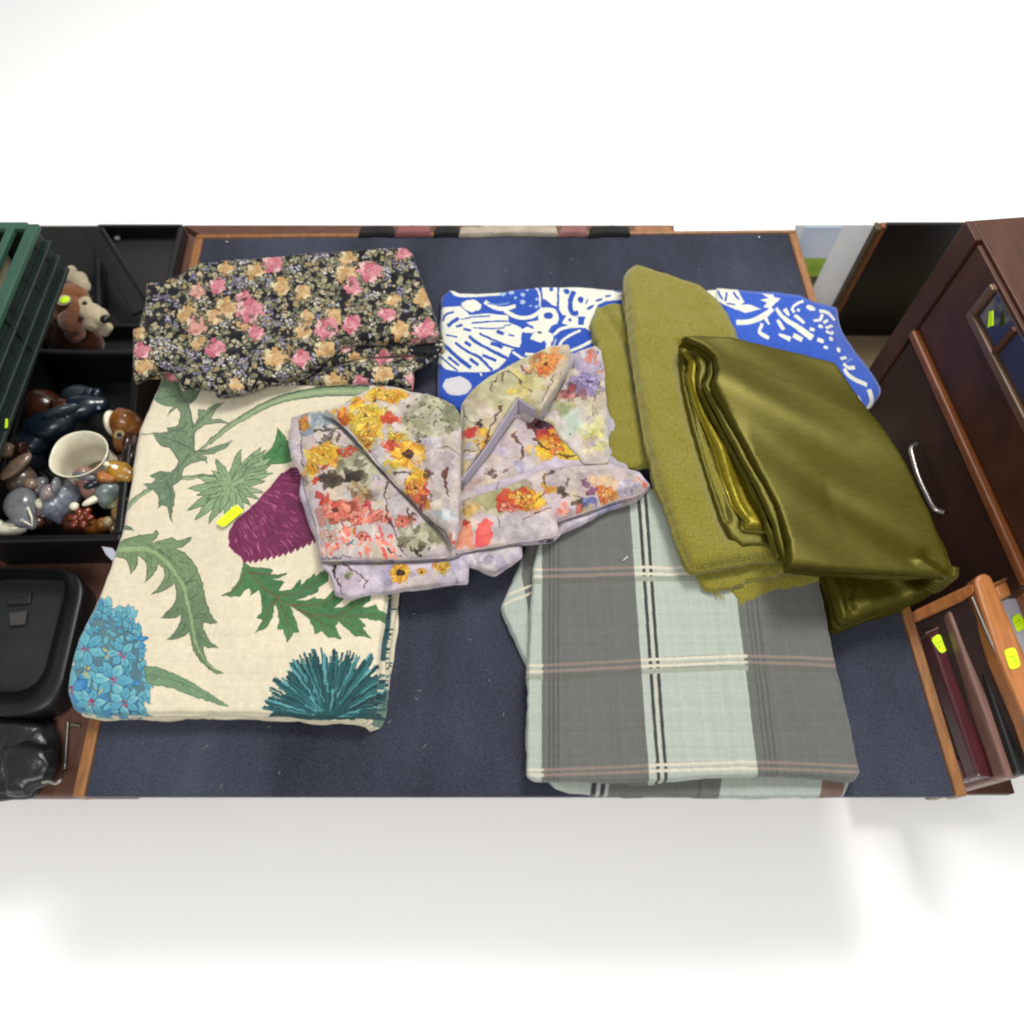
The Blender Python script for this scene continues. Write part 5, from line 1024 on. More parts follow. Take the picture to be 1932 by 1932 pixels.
blob("ear", [(pp_(134, 606, .008), (.022, .030, .014), .5), (pp_(142, 626, -.008), (.018, .024, .012), .4)], FUR_D, dog, .003)
blob("paw", [(pp_(150, 530, -.01), (.014, .02, .014)), (pp_(158, 541, -.012), (.012, .016, .012)), (pp_(134, 520, -.02), (.010, .022, .016))], FUR_W, dog, .003)
blob("chin", [(pp_(203, 618, -.012), (.010, .010, .009)), (pp_(196, 626, -.02), (.012, .009, .009))], FUR_W, dog, .003)
blob("nose", [(pp_(198, 602, .012), (.0085, .008, .007))], NOSE, dog)
blob("eye", [(pp_(160, 572, .022), (.004, .004, .004))], NOSE, dog); blob("eye", [(pp_(152, 600, .02), (.004, .004, .004))], NOSE, dog)
lathe("tag_ring", [(.012, 0), (.012, .003), (.0115, .0035)], pp_(121, 568, .027), FUR_W, dog, 20); lathe("tag_dot", [(.008, 0), (.008, .001), (.0075, .0014)], pp_(122, 566, .0306), STICK, dog, 20)

# black crate full of china
crate = tray("black_crate", [(-30, 1010), (214, 1006), (252, 668), (70, 668)], ZB, .085, .012, BLACK_PL, "long black plastic crate packed with small china figures", BLACK_MATT, cat="crate")
ZC = ZB + .005
def glaze(n, c, c2=None, r_=.26, sc=60): return mat(n, c, r_, .3, sc, bmp=.08, coat=.25, col2=c2, g=.45)
BRG, BLU, CREAMG, ORG, GREYG, PNKG, YELG, WHG = glaze("brown_glaze", (84, 46, 30)), glaze("navy_glaze", (34, 46, 62)), mat("cream_glaze", (226, 220, 196), .22, .1, 60, bmp=.05, coat=.4, g=.9), glaze("amber_glaze", (176, 110, 50)), glaze("grey_glaze", (150, 152, 156)), glaze("pink_glaze", (196, 146, 132)), glaze("yellow_glaze", (214, 160, 54)), glaze("bluewhite_glaze", (190, 194, 202), (112, 128, 156), .2, 120)
def fig(name, label, base, group="china figures in the black crate"):
    return empty(name, P(*base, ZC), label, "figurine", group)
def B(x, y, h): return P(x, y, ZC + h)
f = fig("brown_spaniel_figurine", "glossy dark brown china dog at the back left of the crate", (85, 790))
blob("body", [(B(70, 770, .04), (.045, .035, .035)), (B(105, 790, .035), (.03, .03, .03)), (B(50, 790, .03), (.025, .03, .03))], BRG, f)
blob("head", [(B(118, 772, .07), (.022, .02, .018)), (B(134, 782, .066), (.014, .012, .011))], BRG, f)
blob("ear", [(B(106, 768, .076), (.009, .016, .012), .4)], glaze("dark_brown_glaze", (52, 28, 22)), f)
f = fig("fish_figurine", "long dark blue glazed fish lying across the crate behind the cream jug", (120, 800))
blob("body", [(B(52, 838, .05), (.035, .026, .022), .45), (B(92, 803, .06), (.045, .028, .024), .4), (B(146, 770, .065), (.04, .024, .02), .3), (B(184, 764, .06), (.02, .016, .014), .2)], BLU, f)
blob("fin", [(B(116, 776, .085), (.03, .007, .012), .4)], glaze("slate_glaze", (70, 84, 92)), f); blob("tail", [(B(40, 850, .06), (.012, .022, .012), .2)], BLU, f)
blob("eye", [(B(186, 770, .076), (.0035, .0035, .003))], WHG, f)
f = fig("bird_figurine", "amber and cream china owl with a white eye ring beside the cream jug", (236, 830))
blob("body", [(B(238, 800, .075), (.026, .024, .03)), (B(242, 835, .05), (.022, .024, .036)), (B(228, 780, .09), (.010, .010, .012))], ORG, f)
lathe("eye_ring", [(.009, 0), (.009, .003), (.005, .004)], B(225, 821, .09), glaze('straw_glaze', (186, 164, 120)), f, 20); lathe("pupil", [(.0038, 0), (.0038, .002), (.002, .003)], B(226, 821, .0955), NOSE, f, 16)
blob("breast", [(B(214, 800, .07), (.010, .020, .028))], CREAMG, f)
blob("wing", [(B(252, 846, .055), (.012, .03, .03))], BRG, f)
# jug
jb = P(146, 856, ZC + .1) - Vector((0, 0, .1))
jug = empty("cream_jug", jb, "small open cream jug with a pouring lip and a pale decorated body", "jug")
R_ = .041
lathe("body", [(.024, 0), (.028, .004), (.036, .02), (.041, .04), (.040, .06), (.036, .075), (.0375, .088), (.042, .098), (.0435, .1), (.0425, .1008), (.0405, .099), (.036, .088), (.034, .075), (.037, .06), (.038, .04), (.032, .018), (.02, .008)], jb, CREAMG, jug, 56, (.07, math.pi * 1.0, .24), 1.1, 0)
lathe("tea_stain", [(.033, 0), (.033, .0008), (.02, .001)], jb + Vector((0, 0, .026)), mat("tea_stain", (168, 148, 96), .3), jug, 32)
tube("handle", [jb + Vector(v) for v in ((.042, -.012, .09), (.062, -.02, .09), (.07, -.024, .07), (.062, -.022, .045), (.042, -.014, .03))], .0045, CREAMG, jug)
for i in range(7):
    a = -2.2 + i * .35; blob("painted_flower", [(jb + Vector((math.cos(a) * .0435, math.sin(a) * .039, .05 + .012 * (i % 2))), (.007, .004, .007), a)], [PNKG, YELG, BLU][i % 3], jug)
f = fig("harlequin_figurine", "many coloured china figure with yellow hat and pink sleeve, tucked right of the jug", (205, 930))
blob("body", [(B(165, 905, .06), (.02, .018, .03)), (B(180, 925, .05), (.022, .02, .026))], PNKG, f); blob("hat", [(B(226, 890, .08), (.02, .018, .012)), (B(214, 880, .085), (.01, .012, .01)), (B(240, 896, .078), (.014, .014, .01))], YELG, f)
blob("arm", [(B(200, 901, .085), (.018, .008, .008), -.3), (B(193, 898, .088), (.008, .01, .008))], glaze("orange_glaze", (222, 140, 70)), f); blob("skirt", [(B(205, 930, .066), (.022, .014, .02), .5), (B(203, 945, .06), (.014, .012, .016), .8)], glaze("teal_grey_glaze", (140, 156, 152)), f)
blob("collar", [(B(158, 898, .09), (.02, .007, .007), -.2)], GREYG, f); blob("trim", [(B(178, 942, .07), (.02, .006, .006), .6)], CREAMG, f); blob("belt", [(B(172, 915, .085), (.012, .006, .006), .5)], BLU, f)
f = fig("blue_white_figurine", "blue and white china animal in front of the jug", (112, 940))
blob("body", [(B(108, 950, .05), (.026, .028, .03)), (B(128, 935, .055), (.02, .026, .028)), (B(120, 970, .035), (.018, .018, .022))], WHG, f); blob("head", [(B(92, 928, .085), (.012, .013, .012)), (B(84, 934, .084), (.007, .009, .007))], glaze("pale_pink_glaze", (200, 182, 176)), f)
blob("ear", [(B(106, 915, .09), (.006, .014, .01))], GREYG, f); blob("flower", [(B(140, 955, .07), (.007, .007, .006))], CREAMG, f)
f = fig("shell_figurine", "pale grey pear shaped china dish at the front left of the crate", (45, 960))
blob("body", [(B(38, 950, .07), (.024, .028, .018)), (B(46, 968, .066), (.018, .026, .015)), (B(58, 984, .06), (.009, .016, .01), .5)], GREYG, f); tube("gilt_rim", [B(18, 948, .078), B(28, 966, .076), B(46, 984, .072), B(62, 992, .066), B(60, 976, .075), B(52, 956, .084)], .0018, CREAMG, f)
f = fig("red_flower_figurine", "small china flower pot with a glossy red bloom at the front of the crate", (152, 985))
blob("pot", [(B(152, 988, .03), (.028, .026, .028))], BRG, f)
for i in range(6):
    a = i * 1.05; blob("petal", [(B(153, 977, .062) + Vector((math.cos(a) * .012, math.sin(a) * .012, 0)), (.009, .006, .006), a)], glaze("red_glaze", (150, 62, 34)) if i == 0 else bpy.data.materials["red_glaze"], f)
blob("flower_centre", [(B(153, 977, .068), (.006, .006, .005))], bpy.data.materials["red_glaze"], f)
f = fig("beige_pair_figurine", "beige and brown china pair of animals at the far left of the crate", (10, 890))
MUD = glaze("mud_glaze", (132, 112, 96)); blob("body", [(B(0, 885, .055), (.03, .04, .03)), (B(35, 905, .05), (.028, .026, .024)), (B(18, 860, .06), (.02, .02, .02))], MUD, f); blob("head", [(B(12, 850, .08), (.014, .014, .012))], glaze("tan_glaze", (176, 146, 122)), f); blob("back", [(B(30, 880, .08), (.012, .03, .008), -.6)], glaze("tan_glaze_b", (170, 140, 120)), f)
f = fig("brown_bowl_figurine", "round brown china bowl front centre of the crate", (95, 985))
lathe("bowl", [(.014, 0), (.026, .012), (.03, .03), (.026, .045), (.024, .044), (.026, .03), (.02, .012)], B(93, 975, .01), MUD, f, 32); blob("knob", [(B(70, 985, .05), (.012, .012, .01))], BRG, f)
f = fig("white_bird_figurine", "off white china bird lying against the front left wall of the crate", (20, 995))
blob("body", [(B(18, 998, .045), (.028, .012, .014), .1)], CREAMG, f); blob("wing", [(B(30, 985, .05), (.016, .01, .01), .5)], GREYG, f); blob("head", [(B(0, 990, .055), (.008, .008, .008))], CREAMG, f)
f = fig("gold_twig_figurine", "tan china branch ornament at the right front of the crate", (225, 965))
blob("twig", [(B(226, 960, .06), (.012, .022, .012)), (B(220, 985, .04), (.010, .024, .014)), (B(232, 945, .07), (.010, .010, .01))], glaze("ochre_glaze", (160, 126, 74)), f); blob("leaf", [(B(214, 952, .07), (.01, .006, .004), .6)], glaze("sage_glaze", (120, 120, 90)), f)
f = fig("dark_teapot_figurine", "black glazed teapot shape in the shadow left of the jug", (60, 890))
lathe("body", [(.02, 0), (.034, .02), (.036, .04), (.02, .056), (.008, .06)], B(62, 885, .0), glaze("black_glaze", (26, 28, 36)), f, 32)
tube("spout", [B(78, 896, .03), B(92, 905, .045), B(98, 908, .055)], [.008, .006, .004], bpy.data.materials["black_glaze"], f); blob("bead", [(B(48, 868, .07), (.005, .005, .005)), (B(56, 862, .068), (.005, .005, .005))], GREYG, f)

for nm, lb, x, y, parts in (
    ("brown_hare_figurine", "small dark brown china hare squeezed between the fish and the crate's left wall", 30, 870, [("body", [((28, 868, .045), (.022, .026, .026)), ((40, 856, .06), (.014, .014, .014))], "mud_glaze"), ("ear", [((44, 846, .082), (.004, .012, .012)), ((36, 846, .082), (.004, .012, .012))], "brown_glaze")]),
    ("grey_kitten_figurine", "grey china kitten curled left of the blue and white animal", 70, 925, [("body", [((66, 925, .045), (.026, .02, .022)), ((80, 915, .05), (.014, .014, .014))], "grey_glaze"), ("head", [((58, 915, .065), (.011, .011, .01))], "tan_glaze")]),
    ("amber_fawn_figurine", "amber china fawn lying in front of the red flower pot", 180, 995, [("body", [((178, 996, .03), (.026, .014, .018)), ((196, 990, .04), (.012, .012, .014))], "amber_glaze"), ("head", [((204, 985, .055), (.009, .009, .009))], "straw_glaze")]),
    ("chestnut_horse_figurine", "chestnut brown china horse at the right wall below the amber owl", 240, 875, [("body", [((242, 872, .04), (.016, .03, .024)), ((246, 855, .06), (.01, .012, .016))], "brown_glaze"), ("mane", [((250, 862, .072), (.005, .016, .008))], "dark_brown_glaze")]),
    ("pale_lamb_figurine", "pale pinkish china lamb at the front, between the shell dish and the brown bowl", 70, 960, [("body", [((72, 962, .05), (.014, .018, .018))], "pale_pink_glaze"), ("head", [((78, 950, .068), (.009, .009, .009))], "cream_glaze")]),
    ("teal_duck_figurine", "dark teal china duck at the back of the crate beside the spaniel", 150, 745, [("body", [((150, 748, .03), (.03, .02, .022)), ((172, 744, .045), (.012, .012, .014))], "slate_glaze"), ("head", [((182, 742, .062), (.010, .010, .009))], "navy_glaze")])):
    f = fig(nm, lb, (x, y))
    for pn, el, mn in parts: blob(pn, [(B(*c_), r_) for c_, r_ in el], bpy.data.materials[mn], f)
# white scrap of paper
sc = prism("paper_scrap", [P(192, 1031, .002), P(212, 1034, .002), P(222, 1046, .002), P(212, 1058, .002), P(200, 1046, .002)], (0, 0, -.001), mat("white_paper", (196, 198, 214), .8, .05), None, 0)
tag(sc, "torn scrap of white paper poking out from under the thistle fabric", "paper")

# rounded black tray on the lower left
rt = empty("rounded_tray", P(60, 1200, ZB), "large black tray with rounded corners and a raised rim, lower left", "tray")
ro = rrect([P(-60, 1352, -.07), P(108, 1350, -.07), P(170, 1076, -.07), P(-60, 1070, -.07)], .05); ri = rrect([P(-60, 1306, -.078), P(74, 1304, -.078), P(132, 1080, -.078), P(-60, 1076, -.078)], .04)
n = len(ro); up = Vector((0, 0, 1))
cto = sum(ro, Vector()) / n; cti = sum(ri, Vector()) / n
rows = [[p - up * .046 + (cto - p) * .04 for p in ro], ro, [p + up * .006 + (cto - p) * .03 for p in ro], [p * .5 + q_ * .5 + up * .004 for p, q_ in zip(ro, ri)], ri, [p - up * .03 for p in ri]]
vs = [v for r_ in rows for v in r_]; fs = [(i * n + k, i * n + (k + 1) % n, (i + 1) * n + (k + 1) % n, (i + 1) * n + k) for i in range(len(rows) - 1) for k in range(n)]
link("rim", mesh("rim", vs, fs), BLACK_PL, rt, True)
prism("floor", [p - up * .028 for p in ri], (0, 0, -.008), mat("tray_well", (40, 42, 44), .5, .2, 30), rt, 0)
prism("latch", [P(12, 1130, -.1), P(50, 1126, -.1), P(58, 1116, -.1), P(56, 1138, -.1), P(14, 1140, -.1)], (0, 0, -.006), GREY_PL, rt, .001)
prism("label_patch", [P(16, 1156, -.1), P(50, 1152, -.1), P(46, 1178, -.1), P(18, 1180, -.1)], (0, 0, -.004), mat("grey_patch", (74, 72, 70), .6), rt, .001)

# black bag and wire hooks, bottom left
bag = empty("black_bag", P(50, 1440, ZB), "crumpled black plastic bag at the bottom left corner", "bag")
BAGM = mat("black_polythene", (30, 31, 32), .3, .3, 25, bmp=.8, dist=.006)
pad("body", [(-40, 1350), (40, 1352), (78, 1362), (92, 1400), (88, 1440), (60, 1470), (44, 1496), (-40, 1498)], ZB, ZB + .03, BAGM, bag, .014, 1, .006, .010, 81)
pad("fold", [(0, 1412), (40, 1398), (84, 1412), (92, 1440), (80, 1470), (52, 1480), (40, 1494), (6, 1494)], ZB + .02, ZB + .045, BAGM, bag, .010, 1, .005, .008, 82)
for pts, lb in (([(128, 1362), (126, 1400), (123, 1440), (121, 1456), (116, 1470), (104, 1478), (92, 1474), (80, 1476)], "bent bright wire hook beside the black bag"), ([(88, 1362), (78, 1380), (68, 1394)], "short straight wire lying above the black bag"), ([(134, 1367), (144, 1368), (152, 1370)], "short pale wire stub next to the hook on the bench")):
    o = tube("wire_hook", cr(np.array([tuple(P(x, y, ZB + (.05 if lb[0] == 'b' and lb[1] == 'e' and i > 3 else .003))) for i, (x, y) in enumerate(pts)]), 5), .0021, METAL); tag(o, lb, "wire", "wires on the bench")

# green crate, top left
GRN = mat("green_plastic", (24, 42, 37), .45, .2, 20, bmp=.1); GRN2 = mat("green_rim", (54, 96, 78), .4, .15, 20, bmp=.08)
gc = empty("green_crate", P(20, 600, ZB), "dark green plastic crate with slotted side and ribbed rim, top left", "crate")
XG = -.735; ng = Vector((1, 0, 0)); ag = Vector((XG, 0, 0))
yb0, yb1 = PPL(11, 836, ag, ng), PPL(151, 427, ag, ng); yt0, yt1 = PPL(0, 590, ag, ng), PPL(67, 431, ag, ng)
zt = (yt0.z + yt1.z) / 2; zb = (yb0.z + yb1.z) / 2; ya, yb = min(yb0.y, yt0.y) - .12, yt1.y + .006
def gbox(nm, y0, y1, z0, z1, x0, x1, m): return box(nm, ((x0 + x1) / 2, (y0 + y1) / 2, (z0 + z1) / 2), (abs(x1 - x0), y1 - y0, z1 - z0), m, gc)
Hc = zt - zb
gbox("side_wall", ya, yb, zb, zt, XG - .008, XG - .003, GRN)
gbox("rim", ya, yb, zt - .006, zt + .004, XG - .012, XG + .006, GRN2); gbox("rim", ya, yb, zt - .004, zt + .006, XG - .04, XG - .028, GRN2)
gbox("ledge", ya, yb, zt - Hc * .36, zt - Hc * .31, XG - .004, XG + .008, GRN); gbox("ledge", ya, yb, zb, zb + Hc * .08, XG - .004, XG + .006, GRN); gbox("ledge", ya, yb, zb + Hc * .3, zb + Hc * .36, XG - .004, XG + .006, GRN)
k = 0; y = ya + .03
while y < yb - .02:
    if k % 5 == 4: gbox("rib", y, y + .006, zb + .003, zt - .006, XG - .005, XG + .0, GRN)
    k += 1
    gbox("slot", y + .022, y + .03, zt - Hc * .28, zt - Hc * .08, XG - .0035, XG - .0022, BLACK_MATT)
    gbox("slot", y + .03, y + .038, zb + Hc * .4, zb + Hc * .6, XG - .0035, XG - .0022, BLACK_MATT)
    y += .062
gbox("far_wall", yb - .008, yb, zb, zt, XG - .3, XG - .012, GRN); gbox("near_wall", ya, ya + .008, zb, zt, XG - .3, XG - .012, GRN)
gbox("bottom", ya + .008, yb - .008, zb, zb + .006, XG - .3, XG - .008, GRN); gbox("far_rim", yb - .012, yb + .003, zt - .004, zt + .005, XG - .3, XG - .012, GRN2)
pb = box("cream_parcel", (XG - .13, yb - .1, zt - .025), (.14, .16, .06), mat("cream_wrap", (226, 216, 176), .7, .06, 20)); tag(pb, "cream wrapped parcel inside the green crate", "parcel")
box("cream_parcel_support", (XG - .13, yb - .1, (zb + zt - .055) / 2 + .003), (.13, .15, zt - .055 - zb - .006), BLACK_MATT, pb) if False else None
bs = empty("black_stack", (XG - .1, (ya + yb) / 2, T + ZB), "stack of black boxes under the green crate", "box")
n_l = 3; hh = (zb - .001 - (T + ZB)) / n_l
for i in range(n_l): box("box_layer", (XG - .205 - .006 * (i % 2), (ya + yb) / 2, T + ZB + hh * (i + .5)), (.16, yb - ya - .02, hh - .002), BLACK_MATT, bs)
o = prism("price_sticker", [PPL(11, 790, ag + ng * .007, ng), PPL(15, 790, ag + ng * .007, ng), PPL(15, 806, ag + ng * .007, ng), PPL(10, 808, ag + ng * .007, ng)], (-.0006, 0, 0), STICK, gc, 0)

# ================================================================== right: cabinet, pictures, frames
zm = .05
A0, A1 = P(1725, 630, zm), P(1920, 1060, zm)
dv = (A1 - A0); dv.z = 0; dv.normalize(); nv = Vector((dv.y, -dv.x, 0))
if nv.x > 0: nv = -nv           # out of the face, towards the table
FA = A0.copy()
def PF(x, y, out=0.0): return PPL(x, y, FA + nv * out, nv)
def fs(p): return (Vector(p) - FA).dot(dv)
def FW(s, zz, out=0.0): return Vector((FA.x, FA.y, 0)) + dv * s + nv * out + Vector((0, 0, zz))
cab = empty("wooden_cabinet", FW(.2, 0, -.2), "tall dark brown wooden cabinet with a chestnut moulding, right of the table", "cabinet")
sL = (fs(PF(1793, 423)) + fs(PF(1657, 710))) / 2; sS = (fs(PF(1828, 467)) + fs(PF(1744, 613))) / 2; sR = fs(PF(1932, 1110)) - .002
zT_ = PF(1812, 390).z; s_end = sR
def fbx(nm, s0, s1, z0, z1, o0, o1, m, par, bv=.0015): return prism(nm, [FW(s0, z1, o0), FW(s1, z1, o0), FW(s1, z1, o1), FW(s0, z1, o1)], (0, 0, z0 - z1), m, par, bv)
zmo = T + zm
fbx("carcass", sL, s_end, .0, zT_, -.36, -.006, WOOD_DARK, cab)
fbx("side_stile", sL, sS, .02, zT_, -.006, .004, WOOD_DARK, cab)
mould = fbx("moulding", sS - .0, s_end, zmo - .005, zmo + .010, -.006, .009, WOOD_STRIP, cab, .003)
door = fbx("lower_door", sS + .004, s_end, .06, zmo - .014, -.006, .002, WOOD_DARK2, cab, .002)
# handle
h0, h1 = PF(1730, 838, .004), PF(1780, 966, .004); hm = (h0 + h1) / 2; hs = (h1 - h0)
hp = [h0 + nv * .0, h0 + nv * .012 + hs * .06, h0 + hs * .25 + nv * .016, h0 + hs * .5 + nv * .018, h0 + hs * .75 + nv * .016, h1 - hs * .06 + nv * .012, h1]
tube("handle", cr(np.array([tuple(p) for p in hp]), 6), .0042, METAL, door)
# upper glazed door
c0 = PF(1842, 583); su, zu = fs(c0), c0.z
fbx("upper_panel", sS + .004, s_end, zmo + .016, zT_ - .005, -.006, .001, WOOD_DARK, cab)
ud = fbx("upper_door_rail", su, s_end, zu - .014, zu - .001, .0012, .010, mat("door_rail_wood", (112, 82, 58), .4, .2, 20, stretch=(6, 1, 6)), cab, .002)
fbx("upper_door_stile", su, su + .012, zu, zT_ - .008, .0012, .010, bpy.data.materials["door_rail_wood"], cab, .002)
gl, N, L, b = nodes("door_glass"); b.inputs['Base Color'].default_value = (.035, .03, .028, 1); b.inputs['Roughness'].default_value = .08; b.inputs['Specular IOR Level'].default_value = .6
fbx("glass_pane", su + .012, s_end, zu, zT_ - .01, .0012, .004, gl, cab, 0)
fbx("glazing_bar", su + .075, su + .083, zu, zT_ - .01, .004, .009, WOOD_DARK, cab, .001)
sp = [PF(1866, 588, .013), PF(1873, 586, .013), PF(1873, 614, .013), PF(1863, 618, .013)]
prism("price_sticker", sp, nv * -.001, STICK, cab, 0)

# pictures standing behind the table's right corner
YB = 1.135
def PYy(x, y, Y): return PPL(x, y, Vector((0, Y, 0)), Vector((0, 1, 0)))
ztop = PYy(1560, 424, YB).z
pic = empty("landscape_picture", PYy(1580, 600, YB), "mounted landscape picture with blue sky and a green field, standing behind the table corner", "picture")
def px_at(x, y): return PYy(x, y, YB)
def yquad(nm, pts, dep, m, par, Y=YB, bv=.001): return prism(nm, [PYy(x, y, Y) for x, y in pts], (0, dep, 0), m, par, bv)
MOUNT = mat("white_mount", (236, 240, 242), .8, .03, 30, bmp=.05, g=1)
zbt = px_at(1558, 602).z
x0 = px_at(1490, 424).x; x1 = px_at(1650, 424).x
def yrect(nm, xa, xb, za, zb_, Y0, Y1, m, par, bv=.001): return box(nm, ((xa + xb) / 2, (Y0 + Y1) / 2, (za + zb_) / 2), (xb - xa, Y1 - Y0, zb_ - za), m, par, 0, bv)
yrect("mount_board", x0 - .05, x1, zbt, ztop, YB, YB + .006, MOUNT, pic)
pxr = px_at(1590, 424).x; zsk = px_at(1560, 486).z; zgr = px_at(1545, 520).z; pzb = px_at(1525, 600).z
SKY = mat("print_sky", (176, 202, 236), .7, .12, 12, col2=(214, 224, 238), g=1); FLD = mat("print_field", (182, 208, 82), .7, .25, 40, col2=(140, 176, 66), g=1); TRE = mat("print_trees", (66, 76, 44), .8, .5, 80, col2=(150, 146, 96))
yrect("picture_print", x0 + .03, pxr, zsk, ztop - .004, YB - .0015, YB - .0003, SKY, pic, 0); yrect("picture_print", x0 + .03, pxr, zgr, zsk, YB - .0015, YB - .0003, FLD, pic, 0); yrect("picture_print", x0 + .03, pxr, zbt + .01, zgr, YB - .0015, YB - .0003, TRE, pic, 0)
blob("tree_print", [((pxr - .075, YB - .002, zsk - .03), (.016, .0006, .03)), ((pxr - .06, YB - .002, zsk - .05), (.012, .0006, .014))], mat("print_dark_tree", (40, 52, 34), .8, .3, 60), pic, .002)
blob("cloud_print", [((pxr - .03, YB - .002, ztop - .02), (.03, .0006, .008)), ((pxr - .05, YB - .002, ztop - .026), (.02, .0006, .006))], mat("print_cloud", (222, 228, 234), .8, .04), pic, .002)
pst = box("picture_plinth", ((x0 + x1) / 2, YB + .01, (zbt - .002) / 2), (x1 - x0 - .03, .06, zbt - .002), WOOD_DARK); tag(pst, "dark wooden plinth under the standing pictures", "plinth")
fr = empty("black_framed_panel", PYy(1720, 600, YB + .02), "black panel in a thin brown frame, leaning between the picture and the cabinet", "picture")
xa, xb = x1 + .0008, px_at(1672, 424).x
FRM = mat("brown_frame_wood", (92, 70, 46), .4, .3, 26, stretch=(1, 1, 8))
yrect("frame_stile", xa, xa + (xb - xa) * .5, zbt - .01, ztop, YB - .012, YB + .008, FRM, fr, .002); yrect("frame_stile", xa + (xb - xa) * .55, xb, zbt - .01, ztop, YB - .006, YB + .008, WOOD_STRIP, fr, .002)
xe = PYy(1792, 424, YB).x + .10
yrect("dark_panel", xb, xe, px_at(1700, 600).z - .06, ztop, YB, YB + .008, mat("panel_black", (16, 19, 24), .35, .3, 14), fr); yrect("lower_rail", xa, xe, px_at(1620, 608).z - .07, px_at(1620, 608).z - .06, YB - .006, YB + .008, BLACK_MATT, fr)
rug = box("carpet_tile", (.82, 1.16, .004), (.62, .54, .008), mat("beige_carpet", (168, 146, 112), .95, .2, 200, bmp=.5)); tag(rug, "beige carpet piece on the floor between table and cabinet", "carpet")
rug2 = box("dark_mat", (.72, .56, .004), (.40, .5, .008), mat("black_rubber_mat", (24, 23, 24), .9, .2, 60)); tag(rug2, "black rubber mat on the floor under the leaning frames", "mat")

# frames leaning in the gap on the right, seen from above: top rails run front to back
ZR = -.40
def rail(frame, nm, pts, zt_, dep, m, bv=.003): return prism(nm, [P(*p, zt_) for p in z('O', pts)], (0, 0, -dep), m, frame, bv)
def leaning(name, label, top_pts, zt_, m, post=True, panel=None, fill=None):
    """a framed picture standing nearly upright: top rail, two posts, bottom rail, backing"""
    q = [P(*p, zt_) for p in z('O', top_pts)]          # far-left, far-right, near-right, near-left
    t = empty(name, (q[0] + q[3]) / 2 - Vector((0, 0, zt_ + .23)), label, "picture frame", "picture frames leaning between the table and the cabinet")
    prism("top_rail", q, (0, 0, -.03), m, t, .004)
    hgt = zt_ + .20
    for a, b_, s in ((0, 1, 1), (3, 2, -1)):
        d = (q[3] - q[0]).normalized() * .03 * s
        prism("side_post", [q[a] - Vector((0, 0, .0305)), q[b_] - Vector((0, 0, .0305)), q[b_] + d - Vector((0, 0, .0305)), q[a] + d - Vector((0, 0, .0305))], (0, 0, -hgt + .032), m, t, .003)
    d = (q[3] - q[0]).normalized() * .031; w = (q[1] - q[0]) * .3
    prism("bottom_rail", [v - Vector((0, 0, hgt - .002)) for v in q], (0, 0, -.030), m, t, .003)
    prism("picture", [q[0] + d + w - Vector((0, 0, .031)), q[1] + d - w - Vector((0, 0, .031)), q[2] - d - w - Vector((0, 0, .031)), q[3] - d + w - Vector((0, 0, .031))], (0, 0, -hgt + .034), fill or BLACK_MATT, t, .001)
    return t
MAR = mat("maroon_lacquer", (84, 34, 40), .28, .25, 14, stretch=(6, 1, 6), bmp=.06, coat=.3); PINKW = mat("rosewood_rail", (140, 104, 92), .4, .2, 20, stretch=(8, 1, 8)); BLKW = mat("black_frame_wood", (28, 29, 30), .4, .2, 20); GRN_E = mat("dark_olive_rail", (62, 62, 50), .5, .25, 20)
leaning("olive_picture_frame", "narrow dark olive picture frame pressed against the table edge", [(655, 735), (705, 735), (1045, 1700), (970, 1700)], -.075, GRN_E)
mf = leaning("maroon_picture_frame", "wide glossy maroon frame with a neon yellow price sticker", [(705, 690), (852, 630), (1240, 1700), (1055, 1700)], -.04, MAR)
prism("gilt_slip", [P(*p, -.0375) for p in z('O', [(690, 690), (842, 622), (846, 634), (694, 702)])], (0, 0, -.004), PINKW, mf, .001)
sticker(mf, 'O', [(728, 738), (785, 700), (850, 800), (798, 838)], -.0385)
leaning("rosewood_picture_frame", "thin pinkish brown frame standing between the maroon and black frames", [(845, 545), (915, 492), (1340, 1640), (1368, 1700)][:2] + [(1360, 1700), (1255, 1700)], -.01, PINKW)
leaning("slim_picture_frame", "slim black frame with a silver inner line, third from the table", [(925, 492), (1008, 452), (1420, 1680), (1330, 1680)], .0, BLKW)
of = empty("honey_picture_frame", P(*z('O', (1060, 500)), ZR), "large honey coloured wooden picture frame with a neon yellow sticker on its rail", "picture frame", "picture frames leaning between the table and the cabinet")
zo = .04
rail(of, "top_rail", [(1030, 330), (1060, 285), (1110, 272), (1152, 300), (1480, 1060), (1480, 1560), (1390, 1300), (1200, 860)], zo, .03, WOOD_ORANGE, .008)
tube("silver_slip", [P(*p, zo - .006) for p in z('O', [(1012, 445), (1120, 700), (1250, 1000), (1400, 1360)])], .002, METAL, of)
